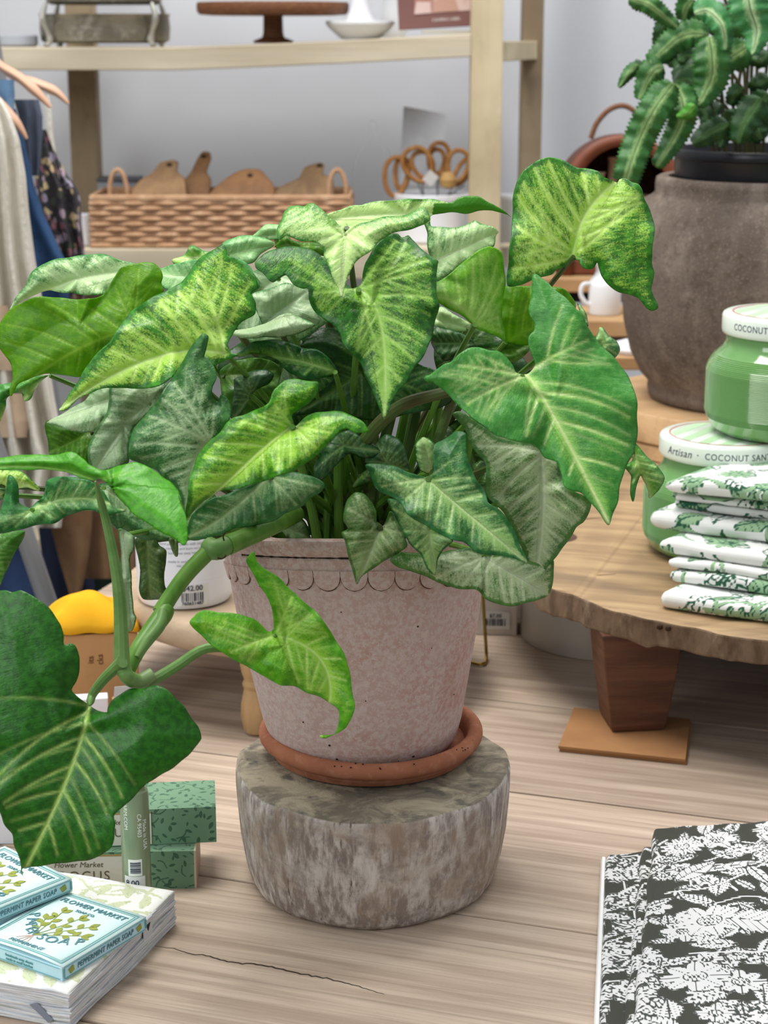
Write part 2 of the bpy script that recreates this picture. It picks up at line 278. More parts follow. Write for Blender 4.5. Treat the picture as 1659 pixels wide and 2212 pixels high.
('palegreen',(488, 552),(593, 528),1.38,-0.02,0,'481 525 517 509 542 510 575 516 593 528 564 550 550 565 535 570 514 563 488 554 481 543',0.006,None,0.012,None,None),
('mid',(430, 554),(373, 562),1.4,-0.01,0,'372 562 398 552 412 532 427 536 438 541 459 545 456 565 427 583 398 583 383 576',0.006,None,0.012,None,None),
('palegreen',(416, 583),(347, 590),1.37,-0.012,0,'342 585 383 583 416 579 427 608 391 619 354 623 347 604',0.006,None,0.012,None,None),
('palegreen',(595, 508),(546, 512),1.4,-0.02,0,'542 513 561 495 576 485 599 485 610 491 606 514 572 518',0.006,None,0.012,None,None),
('limedark',(667, 531),(593, 533),1.34,-0.015,0,'591 533 603 522 618 508 629 518 652 525 697 525 705 552 679 548 652 537 614 536',0.006,None,0.012,None,None),
('pale',(697, 533),(660, 567),1.355,-0.01,0,'614 537 656 531 701 529 705 560 697 590 663 567 633 552',0.006,None,0.012,None,None),
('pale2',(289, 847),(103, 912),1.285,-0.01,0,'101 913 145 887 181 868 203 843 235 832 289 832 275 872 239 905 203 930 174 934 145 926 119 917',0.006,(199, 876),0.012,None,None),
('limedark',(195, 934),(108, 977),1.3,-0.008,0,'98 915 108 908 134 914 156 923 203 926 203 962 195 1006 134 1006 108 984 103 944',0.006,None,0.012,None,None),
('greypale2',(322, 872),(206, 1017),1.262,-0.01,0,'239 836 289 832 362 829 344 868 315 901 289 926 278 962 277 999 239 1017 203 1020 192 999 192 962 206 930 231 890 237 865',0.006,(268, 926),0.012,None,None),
('deep',(542, 854),(506, 901),1.27,-0.01,0,'505 821 521 811 550 800 575 798 590 809 579 829 550 843 539 865 521 894 499 903 506 861',0.006,None,0.012,None,None),
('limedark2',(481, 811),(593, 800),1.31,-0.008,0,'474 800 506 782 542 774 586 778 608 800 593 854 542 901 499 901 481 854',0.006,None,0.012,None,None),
('deep',(741, 962),(821, 976),1.275,-0.012,0,'698 972 715 953 731 936 755 929 781 943 808 962 822 976 808 986 781 989 755 981 731 999 708 1025 685 1039 677 1012',0.006,None,0.012,None,None),
('deep',(834, 999),(881, 1016),1.28,-0.012,0,'788 999 811 959 834 939 861 949 877 979 885 1014 861 1016 831 1012',0.006,None,0.012,None,None),
('deep2',(778, 1029),(764, 1052),1.3,-0.012,0,'759 1054 778 1025 814 1006 821 1032 784 1050',0.006,None,0.012,None,None),
('midpale',(931, 1020),(914, 945),1.27,-0.01,0,'897 965 903 952 914 945 927 949 940 964 939 989 935 1011 929 1025 909 1016 900 989',0.006,None,0.012,None,None),
('mid',(1369, 976),(1406, 1075),1.3,-0.01,0,'1349 1007 1365 994 1371 958 1380 963 1398 989 1420 1007 1435 1033 1424 1060 1402 1076 1400 1060 1384 1024 1376 1046 1369 1082 1365 1082 1360 1064 1365 1029',0.006,None,0.012,None,None),
('middark',(1300, 743),(1296, 709),1.37,-0.01,0,'1284 737 1292 716 1295 708 1302 709 1313 724 1330 737 1338 756 1328 774 1310 763',0.006,None,0.012,None,None),
('middark',(1265, 691),(1246, 653),1.33,-0.01,0,'1245 651 1256 665 1266 681 1271 707 1258 694',0.006,None,0.012,None,None),
('greypale2',(267, 1157),(284, 1362),1.2,-0.006,0,'255 1143 277 1150 292 1160 290 1187 281 1204 284 1265 290 1319 296 1335 284 1363 270 1356 257 1315 244 1292 245 1268 251 1248 263 1238 261 1187',0.006,(273, 1254),0.012,None,None),
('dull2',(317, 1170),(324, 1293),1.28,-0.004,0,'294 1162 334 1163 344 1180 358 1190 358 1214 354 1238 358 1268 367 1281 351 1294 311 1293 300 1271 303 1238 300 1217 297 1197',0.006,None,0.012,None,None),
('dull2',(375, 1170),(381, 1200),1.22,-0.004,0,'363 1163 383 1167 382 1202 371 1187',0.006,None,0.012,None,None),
('midgrey',(602, 1135),(665, 1160),1.345,-0.012,0,'579 1148 602 1128 632 1113 653 1120 665 1142 670 1168 632 1168',0.006,None,0.012,None,None),
('deep2',(1028, 1046),(1046, 1011),1.33,-0.01,0,'1015 1011 1037 994 1054 1007 1057 1046 1037 1064 1019 1055',0.006,None,0.012,None,None),
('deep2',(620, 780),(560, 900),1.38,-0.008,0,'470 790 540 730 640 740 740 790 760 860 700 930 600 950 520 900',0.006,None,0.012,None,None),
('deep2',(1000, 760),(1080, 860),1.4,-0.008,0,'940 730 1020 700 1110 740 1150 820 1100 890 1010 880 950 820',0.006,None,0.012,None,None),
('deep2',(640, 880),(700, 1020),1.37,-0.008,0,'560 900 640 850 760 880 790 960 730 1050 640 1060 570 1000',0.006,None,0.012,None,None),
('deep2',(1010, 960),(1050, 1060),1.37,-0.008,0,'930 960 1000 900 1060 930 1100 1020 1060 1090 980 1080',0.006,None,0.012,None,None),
('pale2',(600, 600),(480, 690),1.36,-0.01,0,'480 640 560 580 680 600 720 680 640 740 540 740',0.006,None,0.012,None,None),
('palegreen',(430, 600),(330, 590),1.36,-0.012,0,'330 590 400 565 520 560 560 620 480 660 380 640',0.006,None,0.012,None,None),
('midgrey',(440, 1090),(350, 1150),1.262,-0.008,0,'330 1100 380 1060 440 1050 480 1090 475 1140 430 1168 395 1162 355 1150',0.006,None,0.012,None,None),
]
# ================================================================ the room
m_wall = mat('painted_wall', 'd0d3da', [('c6c9d0', 1.2, .4, .6, .5)], rough=.8, spec=.2)
m_floor = mat('shop_floor', '6f675e', [('5b544c', 2.0, .4, .6, .6)], rough=.5)
structure(MB().box((0.0, 3.80, .8), (6.0, .1, 3.2)).build('wall_back', m_wall, None, smooth=False))
structure(MB().box((0.0, 2.0, -.80), (6.0, 4.4, .1)).build('floor', m_floor, None, smooth=False))
structure(MB().box((0.0, 3.735, -.68), (6.0, .03, .14)).build('baseboard_back', mat('baseboard_paint', 'd8d8d8', rough=.6), None, smooth=False, bevel=.004))
# ================================================================ plank table (seen as the surface everything stands on)
TA = math.radians(-18.3); TU = np.array([math.cos(TA), math.sin(TA)]); TV = np.array([-math.sin(TA), math.cos(TA)])
def wood_mat(name, cols, rough=.5, grain=(1, 14, 14), scale=3.0, rot=0.0, bump=.0006, knots=True, spec=.35, wide=.7):
    t = NT(name); co = t.n('TexCoord').outputs['Object']; pk = t.attr('plank').outputs['Fac']
    mp = t.n('Mapping', {'Vector': co, 'Rotation': (0, 0, -rot)})
    off = t.n('CombineXYZ', {0: t.math('MULTIPLY', pk, 7.3), 1: t.math('MULTIPLY', pk, 3.1), 2: pk})
    v = t.n('VectorMath', {0: mp, 1: off}, operation='ADD')
    st = t.n('Mapping', {'Vector': v, 'Scale': grain})
    n1 = t.noise(st, scale, 8.0, .62, .4); st2 = t.n('Mapping', {'Vector': v, 'Scale': (grain[0] * .6, grain[1] * 4, grain[2] * 4)})
    n2 = t.noise(st2, scale * 1.5, 6.0, .7); n3 = t.noise(t.n('Mapping', {'Vector': v, 'Scale': (1, 3, 3)}), scale * .8, 3.0, .5, 1.0)
    c = t.mix(t.ramp(n1, .34, .66), lin(cols[0]), lin(cols[1])); c = t.mix(t.math('MULTIPLY', t.ramp(n3, .45, .7), wide), c, lin(cols[2]))
    c = t.mix(t.math('MULTIPLY', t.ramp(n2, .5, .75), .45), c, lin(cols[3]))
    if knots:
        vo = t.n('TexVoronoi', {'Vector': t.n('Mapping', {'Vector': v, 'Scale': (1.0, 2.4, 2.4)}), 'Scale': 3.4}); 
        c = t.mix(t.math('MULTIPLY', t.ramp(vo.outputs['Distance'], .07, .0), .75), c, lin(cols[3]))
    hv = t.n('HueSaturation', {'Value': t.math('ADD', .86, t.math('MULTIPLY', t.n('TexWhiteNoise', {'W': pk}, noise_dimensions='1D').outputs[0], .3)), 'Color': c})
    p = t.n('BsdfPrincipled', {'Base Color': hv, 'Roughness': rough, 'Specular IOR Level': spec})
    t.put(p.inputs['Normal'], t.n('Bump', {'Height': n2, 'Strength': .8, 'Distance': bump})); return t.finish(p)
m_table = wood_mat('grey_oak_planks', ('a18d7b', 'c4b19e', '8f7c6c', '6a5a4e'), rot=TA, scale=3.0, grain=(1, 22, 22), wide=.45)
tb = empty('display_table', (0, 1.6, -.04), 'large display table of grey-brown oak planks carrying the potted arrowhead plant', 'table')
vs, fs, pk = [], [], []
vb = [.85 + .0]; seams = [1.013, 1.2455, 1.4865, 1.708, 1.93, 2.15, 2.37]
lo = .80
for i, hi in enumerate(seams):
    g = .0013
    for (u0, u1) in ((-1.0, .75),):
        b = MB(); q = [TU * u0 + TV * (lo + g), TU * u1 + TV * (lo + g), TU * u1 + TV * (hi - g), TU * u0 + TV * (hi - g)]
        b.prism(q, -.035, 0); n = len(vs); vs += b.v; fs += [[k + n for k in f] for f in b.f]; pk += [i * 1.0 + .37] * len(b.v)
    lo = hi
build('tabletop', vs, fs, m_table, tb, smooth=False, attrs={'plank': pk}, bevel=.0012)
ap = MB(); c = TU * -.125 + TV * 1.585; ap.box((c[0], c[1], -.075), (1.66, 1.48, .075), TA); ap.build('apron', m_table, tb, smooth=False)
for u in (-.9, .65):
    for v in (.9, 2.28):
        c = TU * u + TV * v; MB().box((c[0], c[1], -.43), (.09, .09, .64), TA).build('leg', m_table, tb, smooth=False, bevel=.004)
# the long split in the front plank
m_dark = mat('dark_split', '3a2c22', rough=.9)
sp_ = [(335, 2043), (380, 2050), (410, 2060), (450, 2064), (500, 2078), (560, 2083), (640, 2101), (730, 2119), (830, 2147)]
cr_ = [at_z(x, y, .00012) for x, y in resample(spline(sp_, 40), 8, False) + RNG.normal(0, .6, (1, 2))]
cr_ = [p + np.array([0, RNG.normal(0, .0006), 0]) for p in cr_]
MB().tube(cr_, [.0002 + .0007 * math.sin(math.pi * (i + .3) / (len(cr_) + 1)) for i in range(len(cr_))], 6, flat=.15).build('split', m_dark, tb)
# ================================================================ arrowhead plant in its terracotta pot
PX, PY = -.0165, 1.39       # pot axis
LOGZ = .0944
def leafmat(name, dark, mid, pale, vein, k=.9, bias=0.0, trans=.25, mott=.8, rough=.36, margin=.9, under='3f8a16', tcol=None):
    t = NT('leaf_' + name); lp = t.attr('lp').outputs['Vector']; ha = t.attr('halo').outputs['Fac']; ve = t.attr('vein').outputs['Fac']; ed = t.attr('edge').outputs['Fac']; un = t.attr('under').outputs['Fac']; sv = t.attr('sv').outputs['Vector']
    n_f = t.noise(lp, 26.0, 3.0, .7); n_s = t.noise(sv, 1.0, 5.0, .65); n_p = t.noise(lp, 1.5, 3.0, .5); n_m = t.noise(lp, 6.0, 3.0, .6)
    a = t.math('MULTIPLY', ha, k)
    a = t.math('ADD', a, t.math('MULTIPLY', t.math('SUBTRACT', n_s, .5), 1.5 * mott)); a = t.math('ADD', a, t.math('MULTIPLY', t.math('SUBTRACT', n_f, .5), 1.5 * mott))
    a = t.math('ADD', a, t.math('MULTIPLY', t.math('SUBTRACT', n_p, .5), .8)); a = t.math('ADD', a, bias)
    ef = t.ramp(ed, .0, .22); a = t.math('SUBTRACT', a, t.math('MULTIPLY', t.math('SUBTRACT', 1.0, ef), margin))
    f = t.ramp(a, .0, .75)
    c = t.mix(t.ramp(n_m, .35, .65), lin(dark), lin(mid)); c = t.mix(f, c, lin(pale)); c = t.mix(t.math('MULTIPLY', ve, .95), c, lin(vein))
    c = t.mix(t.math('MULTIPLY', t.ramp(ed, .012, .0), .35), c, lin(dark)); c = t.mix(un, c, lin(under))
    p = t.n('BsdfPrincipled', {'Base Color': c, 'Roughness': rough, 'Specular IOR Level': .35})
    h = t.math('ADD', t.math('MULTIPLY', ha, -.7), t.math('MULTIPLY', n_s, .35))
    h = t.math('ADD', h, t.math('MULTIPLY', n_m, .4))
    t.put(p.inputs['Normal'], t.n('Bump', {'Height': h, 'Strength': .9, 'Distance': .0014}))
    tr = t.n('BsdfTranslucent', {'Color': t.mix(.5, c, lin(tcol or pale))})
    ms = t.n('MixShader', {0: trans, 1: p.outputs[0], 2: tr.outputs[0]}); return t.finish(ms)
PAL = {
 'bright': leafmat('bright', '2a6a1e', '479a2c', 'bce65e', 'e0f8a2', .95, .2, mott=1.05, margin=.65),
 'brightdk': leafmat('bright_dark', '1f5a18', '3a8426', 'a4da58', 'd0f090', .95, .08, mott=.95, margin=.65),
 'palelime': leafmat('pale_lime', '3f8a34', '66ac40', 'd0ee98', 'e8f9bc', 1.0, .38, trans=.3, mott=.95, margin=.35),
 'pale': leafmat('pale', '33803a', '58a24e', 'cae8a8', 'eaf8c8', 1.0, .28, trans=.28, mott=.9, margin=.35),
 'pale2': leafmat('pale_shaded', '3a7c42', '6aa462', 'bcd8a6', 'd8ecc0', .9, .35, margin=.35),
 'palegreen': leafmat('pale_green', '4a9c52', '6cb468', 'a9d890', 'c8ecaa', .7, .2, margin=.35),
 'mid': leafmat('mid_green', '3a8a30', '529c42', '94d05c', 'eaf6b0', 1.0, -.04, mott=.55, margin=.4),
 'middark': leafmat('mid_dark', '2a6e30', '3c8a40', '90c06c', 'cae89c', .8, -.05, mott=.6, margin=.4),
 'dark': leafmat('deep_green', '1d5a0e', '2e7418', '66a432', 'c0dc78', .7, -.26, mott=.45, margin=.2, trans=.12),
 'grey': leafmat('grey_green', '28642a', '447f38', 'a8c88e', 'c8dcb0', 1.0, .04, mott=.95),
 'vivid': leafmat('vivid', '2c6e0a', '469414', 'a4d844', 'daf292', .95, .15, mott=.8),
 'midgrey': leafmat('muted_green', '2d6a2e', '458242', '93b878', 'c6dca6', .8, .02, mott=.7),
 'green': leafmat('plain_green', '469c16', '5cb424', '80c844', 'aade6c', .4, -.25, mott=.35, margin=.1, trans=.3),
 'lime': leafmat('lime_underside', '5c9a0c', '74ae16', '98c634', 'aed650', .5, -.05, trans=.5, mott=.35, margin=.5, tcol='a0d812'),
 'lime2': leafmat('lime_cupped', '63ac1a', '7fc02a', 'b8e070', 'd0ee92', .6, .15, trans=.45, mott=.55, margin=.6, tcol='9fe020'),
 'lime3': leafmat('lime_dark', '3f7d1c', '519230', '7ab04c', 'a6cc72', .5, -.1, trans=.35, mott=.35, margin=.3),
 'limebr': leafmat('lime_bright', '4c9c12', '6cb822', 'aede54', 'dcf49c', .9, .1, trans=.35, mott=.7, margin=.4),
 'limedark': leafmat('olive_lime', '3c7410', '508e18', '74aa34', '8cba4c', .4, -.1, trans=.4, mott=.4, margin=.3),
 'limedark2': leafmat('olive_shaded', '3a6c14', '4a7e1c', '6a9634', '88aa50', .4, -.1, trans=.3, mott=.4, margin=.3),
 'midpale': leafmat('mid_pale', '24662e', '3c803e', '9cc672', 'd0e8a6', .95, .05, mott=.8),
 'greypale': leafmat('grey_pale', '41742c', '5c8c42', 'b8ca98', 'd4e0bc', .9, .22, mott=.9),
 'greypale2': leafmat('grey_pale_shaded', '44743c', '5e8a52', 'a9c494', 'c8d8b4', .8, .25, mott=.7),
 'dull': leafmat('dull', '3a6a20', '558238', '97b070', 'c2d0a0', .9, .05, mott=.8),
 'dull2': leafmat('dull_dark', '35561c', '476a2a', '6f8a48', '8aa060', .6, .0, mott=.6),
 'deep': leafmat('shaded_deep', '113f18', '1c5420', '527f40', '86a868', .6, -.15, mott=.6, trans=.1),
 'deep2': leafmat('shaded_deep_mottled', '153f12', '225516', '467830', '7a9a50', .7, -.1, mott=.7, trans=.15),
 'darkvein': leafmat('dark_veined', '14501c', '226a24', '84b858', 'b8dc84', .9, -.15, mott=.5, margin=.7),
}
def veins(out, J, T, M):
    J, T = np.array(J, float), np.array(T, float); M = np.array(M, float) if M is not None else (J + T) / 2
    s = np.linspace(0, 1, 60)[:, None]; mid = (1 - s) ** 2 * J + 2 * s * (1 - s) * (2 * M - .5 * J - .5 * T) + s ** 2 * T
    Ln = np.linalg.norm(T - J) + 1e-6; ax = (T - J) / Ln; lines = [(resample(mid, 3, False), 1.0)]; po = np.array(out)
    def march(p, d, turn, tdir, st, maxl, skip=0):
        q = [p.copy()]; l = 0
        while l < maxl:
            d = d + tdir * turn; d /= np.linalg.norm(d); p = p + d * 4; l += 4
            if l > skip:
                if not inside(p[None], po)[0] or dist_pts(p[None], po)[0] < .04 * Ln: break
            q.append(p.copy())
        q = np.array(q); n = len(q)
        if n > 5 and l > skip + 8:
            c = max(2, n // 3); lines.append((q[:c + 1], st)); lines.append((q[c:2 * c + 1], st * .82)); lines.append((q[2 * c:], st * .6)); return q
        return None
    r = random.Random(int(abs(J[0] * 13 + J[1])))
    for side in (1, -1):
        for i, f in enumerate((.06, .14, .23, .31, .41, .50, .58, .67, .76, .85)):
            f += r.uniform(-.02, .02); k = int(f * 59); p = mid[k]; tg = mid[min(k + 1, 59)] - mid[k - 1]; tg /= np.linalg.norm(tg) + 1e-9; n = np.array([-tg[1], tg[0]]) * side
            a = math.radians(64 - 16 * f + r.uniform(-7, 7)); march(p, tg * math.cos(a) + n * math.sin(a), r.uniform(.008, .018), tg, (.85 if i % 2 == 0 else r.uniform(.3, .5)), Ln * .9)
        for a, st in ((86, .45), (101, .95), (118, .4), (134, .95), (152, .5), (165, .6)):
            a = math.radians(a + r.uniform(-4, 4)); n = np.array([-ax[1], ax[0]]) * side
            q = march(J.copy(), ax * math.cos(a) + n * math.sin(a), .007, ax, st, Ln * .95, max(14, .13 * Ln))
            if q is not None and st > .9:
                for u, w in ((.25, .55), (.42, .7), (.6, .55), (.75, .4)):
                    k = int(u * (len(q) - 1)); d = q[min(k + 1, len(q) - 1)] - q[max(k - 1, 0)]; d /= np.linalg.norm(d) + 1e-9
                    for sg in (1, -1):
                        b_ = sg * math.radians(r.uniform(36, 52)); d2 = np.array([d[0] * math.cos(b_) - d[1] * math.sin(b_), d[0] * math.sin(b_) + d[1] * math.cos(b_)]); march(q[k].copy(), d2, .01, d, w * .8, Ln * .4)
    return lines, mid, Ln
DY = .02
def make_leaf(parent, spec, idx):
    pal, J, T, Y, ky, kx, fl, fold, M, droop, pet, under = spec
    a = np.array(list(map(float, fl.split()))).reshape(-1, 2); out = smooth_closed(a, 6)
    ar = .5 * abs(np.sum(out[:, 0] * np.roll(out[:, 1], -1) - np.roll(out[:, 0], -1) * out[:, 1]))
    step = min(5.0, max(3.2, math.sqrt(ar / 5200))); out = resample(out, step)
    t = np.arange(len(out)); nr = np.roll(out, -1, 0) - np.roll(out, 1, 0); nr = np.c_[-nr[:, 1], nr[:, 0]]; nr /= np.linalg.norm(nr, axis=1)[:, None] + 1e-9
    out = out + nr * (np.sin(t * step / 9.0 + idx) * .7 + np.sin(t * step / 23.0 + 2 * idx) * .9)[:, None]
    lo, hi = out.min(0), out.max(0); gx, gy = np.arange(lo[0], hi[0], step), np.arange(lo[1], hi[1], step * .87)
    G = np.array([(x + (j % 2) * step / 2, y) for j, y in enumerate(gy) for x in gx]); G = G[inside(G, out)]; G = G[dist_pts(G, out) > step * .6]
    P = np.vstack([out, G]); n = len(out)
    r = delaunay_2d_cdt([Vector(p) for p in P], [(i, (i + 1) % n) for i in range(n)], [], 1, 1e-5)
    V = np.array([v[:] for v in r[0]]); Fc = r[2]
    lines, mid, Ln = veins(out, J, T, M)
    size = math.sqrt(ar); de = dist_pts(V, out); edge = np.clip(de / (.28 * size), 0, 1)
    vein = np.zeros(len(V)); halo = np.zeros(len(V))
    for q, st in lines:
        d = dist_pts(V, q); w = 1.0 if st == 1.0 else .8
        vein = np.maximum(vein, st * np.exp(-(d / (max(2.9, .82 * step) * w)) ** 2)); halo = np.maximum(halo, st * np.exp(-d / (7.5 + (9 if st == 1.0 else 0))))
    Jn, Tn = np.array(J, float), np.array(T, float); ax = (Tn - Jn) / Ln; rel = V - Jn
    al, ac = rel @ ax, rel @ np.array([-ax[1], ax[0]]); sd = np.sign(ac)
    # streak coordinates: short across, long along the side veins
    th = math.radians(52); sv = np.c_[(al * math.sin(th) - np.abs(ac) * math.cos(th)) / 7.0, (al * math.cos(th) + np.abs(ac) * math.sin(th)) / 34.0, sd * 5 + idx * 3.1]
    dm = dist_pts(V, resample(mid, 4, False)); h = fold * np.minimum(dm / (.3 * size), 1.0) - .5 * droop * (1 - edge) ** 2
    cn = V.mean(0); an = np.arctan2(V[:, 1] - cn[1], V[:, 0] - cn[0])
    h += (1 - edge) ** 1.5 * .0042 * (np.sin(an * 5 + idx * 1.7) + .6 * np.sin(an * 9 + idx)) * min(1.0, size / 260)
    h += -.0012 * np.minimum(halo, 1) * min(1, size / 250)
    Yv = Y + DY + ky * (V[:, 1] - Jn[1]) / 100 + kx * (V[:, 0] - Jn[0]) / 100 - h
    W3 = np.array([at_y(x, y, yy) for (x, y), yy in zip(V, Yv)])
    un = np.zeros(len(V))
    if under: un = (inside(V, np.array(under, float))).astype(float)
    o = build('leaf', W3, Fc, PAL[pal], parent, angle=0, solid=.0006, attrs={'lp': np.c_[V / 100 + idx * 1.37, np.zeros(len(V))], 'halo': np.clip(halo, 0, 1), 'vein': np.clip(vein, 0, 1), 'edge': edge, 'under': un, 'sv': sv})
    j3 = at_y(J[0], J[1], Y + DY + .002)
    return o, j3
m_terra = mat('aged_terracotta', 'bea299', [('b08474', 14, .42, .7, .45), ('cdbfba', 230, .40, .62, .65), ('a98a80', 420, .52, .66, .45), ('dbd2cf', 420, .54, .66, .5), ('a87260', 9, .56, .75, .45), ('8c766e', 26, .58, .78, .3)], rough=.9, spec=.15, bump=.0009, bscale=160)
m_terra2 = mat('plain_terracotta', 'a56b50', [('8f573f', 30, .45, .7, .5), ('b98268', 90, .5, .65, .5), ('8a5a44', 12, .5, .7, .4)], rough=.85, spec=.2, bump=.0004, bscale=200)
m_soil = mat('potting_soil', '1c150f', [('35281c', 90, .4, .6, .7)], rough=1, bump=.004, bscale=120)
m_crev = mat('dark_crevice', '5c4238', rough=1); m_pit = mat('pot_pits', '2a1a14', rough=1)
m_stem = mat('green_stem', '4c7a22', [('6a923a', 60, .4, .6, .6, (1, 1, .2)), ('86a060', 25, .55, .7, .4)], rough=.4)
m_stemd = mat('brown_green_stem', '3f5a24', [('5b4a30', 30, .4, .65, .7), ('6e8a46', 50, .55, .7, .4)], rough=.45)
m_pet = mat('pale_petiole', '5c8440', [('7c9c58', 50, .4, .6, .5), ('9aa57e', 18, .55, .72, .5)], rough=.45)
plant = empty('arrowhead_plant', (PX, PY, .105), 'large arrowhead plant with mottled green leaves in a terracotta pot on the wood stump', 'plant')
RIMZ, KT = .2725, .25
def tilt(p, r, z, a):
    w = max(0, (z - .10) / (RIMZ - .10)) ** 1.6
    p[0] += -.006 * (z - .1) / .17; p[2] = z - KT * (p[1] - PY) * w; return p
prof = [(.060, .102), (.067, .1025), (.0715, .107), (.0755, .113), (.0795, .127), (.0845, .1535), (.0903, .1835), (.0950, .210), (.0977, .2300), (.0992, .2420), (.1004, .2480),
        (.1018, .2492), (.1022, .2590), (.1008, .2606), (.1022, .2622), (.1042, .2650), (.1050, .2680), (.1044, .2708), (.1024, .2724), (.1000, .2726), (.0965, .2700), (.0935, .263), (.091, .24), (.085, .18)]
potm = MB().lathe(prof, (PX, PY, 0), 96, fn=tilt); po = potm.build('pot', m_terra, plant)
# scalloped frieze under the rim: overlapping half-round drops, moulded on the wall
sc = MB(); NS = 32
for k in range(NS):
    a0 = 2 * math.pi * k / NS; ring = []
    for j in range(13):
        b = math.pi * j / 12; da = math.cos(b) * math.pi / NS * .97; dz = -math.sin(b) * .0085
        ring.append((a0 + da, .2488 + dz))
    vsx = []
    for lay, off in ((0, .0017), (1, -.002)):
        for a, z in ring + [(ring[-1][0], .2525), (ring[0][0], .2525)]:
            r = .0992 + (z - .242) * .22 + off; p = tilt([PX + r * math.cos(a), PY + r * math.sin(a), z], r, z, a); vsx.append(p)
    n = len(ring) + 2; sc.add(vsx, [list(range(n)), list(range(n, 2 * n))[::-1]] + [(i, n + i, n + (i + 1) % n, (i + 1) % n) for i in range(n)])
sc.build('scallop_frieze', m_terra, plant, angle=30)
for k in range(NS):
    a0 = 2 * math.pi * k / NS
    if math.sin(a0) > .2: continue
    P = []
    for j in range(11):
        b = math.pi * (j + .3) / 10.6; z = .2488 - math.sin(b) * .0088; r = .0992 + (z - .242) * .22 + .0006; a = a0 + math.cos(b) * math.pi / NS * 1.0; P.append(tilt([PX + r * math.cos(a), PY + r * math.sin(a), z], r, z, a))
    MB().tube(P, [.0001 + .00055 * RNG.random() * math.sin(math.pi * (j + 1) / 12) for j in range(11)], 5).build('scallop_crevice', m_crev, plant)
# hairline cracks along the rim and the small pits fired into the wall
ck = MB()
for z, a0, a1, rr in ((.2606, -2.55, -1.35, .1012), (.2486, -2.5, -1.0, .1008)):
    pts = [tilt([PX + rr * math.cos(a), PY + rr * math.sin(a), z + RNG.normal(0, .0003)], rr, z, a) for a in np.linspace(a0, a1, 40)]
    ck.tube(pts, [.0002 + .0006 * RNG.random() for _ in pts], 5)
ck.build('hairline_crack', m_pit, plant)
for (x, y) in ((712, 1610), (728, 1640), (893, 1634), (902, 1353), (790, 1514), (737, 1322), (640, 1298), (980, 1500), (932, 1400), (655, 1560)):
    d = ray(x, y); lo, hi = 1.2, 1.39
    for Yt in np.linspace(1.27, 1.39, 400):
        p = CAMP + d * (Yt / d[1]); rz = np.interp(p[2] + KT * (p[1] - PY) * max(0, (p[2] - .1) / .1725) ** 1.6, [q[1] for q in prof[:17]], [q[0] for q in prof[:17]])
        if math.hypot(p[0] - PX + .006 * (p[2] - .1) / .17, p[1] - PY) <= rz: break
    s = .0009 if y > 1600 or y in (1353, ) else .0006
    MB().lathe([(0.0001, -s), (s, -s * .5), (s * 1.1, 0), (s, s * .6), (.0001, s)], tuple(p), 8).build('pit', m_pit, plant)
so = MB().lathe([(.001, .2395), (.03, .2405), (.06, .239), (.0895, .238)], (PX, PY, 0), 40, fn=tilt); so.build('soil', m_soil, plant)
# leaves, each with its stalk
soilp = np.array([PX, PY, .24])
for i, sp_ in enumerate(LEAVES):
    lf, j3 = make_leaf(plant, sp_, i); pet = sp_[10]; b = MB()
    if pet:
        yj = sp_[3] + DY + .004; n = len(pet); pts = [at_y(x, y, yj + (.0 if k == 0 else .012) - (.004 * k)) for k, (x, y) in enumerate(pet)]
        pts = spline(pts, 26); rs = np.interp(np.linspace(0, 1, 26), [0, .12, 1], [.0008, .0028, .0042])
        if i == 17 or pet[0] == (206, 1040): rs = np.interp(np.linspace(0, 1, 26), [0, .1, .85, 1], [.0006, .0024, .0056, .0046])
        b.tube(pts, list(rs), 10).build('petiole', m_pet, lf)
    elif j3[2] > .2 and sp_[0] not in ('lime3',):
        an = random.uniform(0, 6.28); rb = random.uniform(.008, .05); s0 = soilp + np.array([rb * math.cos(an), rb * .7 * math.sin(an), -.002])
        back = np.array([0, .012, -.002]); mid = (s0 + j3) / 2 + np.array([0, .03, .02]) - (s0 - soilp) * .3
        if j3[1] < 1.3: mid[1] = max(mid[1], PY - .01)
        pts = [(1 - u) ** 2 * s0 + 2 * u * (1 - u) * (mid + back) + u * u * j3 for u in np.linspace(0, 1, 18)]
        b.tube(pts, list(np.linspace(.0036, .0019, 18)), 8).build('petiole', m_stem if i % 3 else m_stemd, lf)
# upright stems crowding out of the soil
for (x0, y0, x1, y1, Yb, r, mm) in ((735, 1150, 730, 850, 1.36, .0042, 0), (762, 1150, 805, 830, 1.36, .0048, 1), (790, 1150, 860, 840, 1.37, .0052, 1), (860, 1140, 1000, 800, 1.36, .0048, 1), (895, 1130, 955, 800, 1.375, .0042, 0),
        (700, 1150, 635, 950, 1.35, .0040, 0), (820, 1150, 918, 800, 1.385, .0050, 1), (925, 1140, 1030, 850, 1.38, .004, 0), (775, 1160, 765, 800, 1.39, .005, 1), (690, 1150, 700, 860, 1.39, .0045, 0), (745, 1150, 690, 830, 1.4, .0045, 1), (840, 1150, 892, 820, 1.40, .005, 0), (720, 1150, 620, 900, 1.375, .0042, 1)):
    p0 = at_y(x0, y0 + 30, Yb); p0[2] = min(p0[2], .236); p1 = at_y(x1, y1, Yb); b = MB(); q = spline([p0, (p0 + p1) / 2 + np.array([.006 * math.sin(x0), 0, 0]), p1], 14)
    b.tube(q, list(np.linspace(r, r * .75, 14)), 10).build('stem', m_stemd if mm else m_stem, plant)
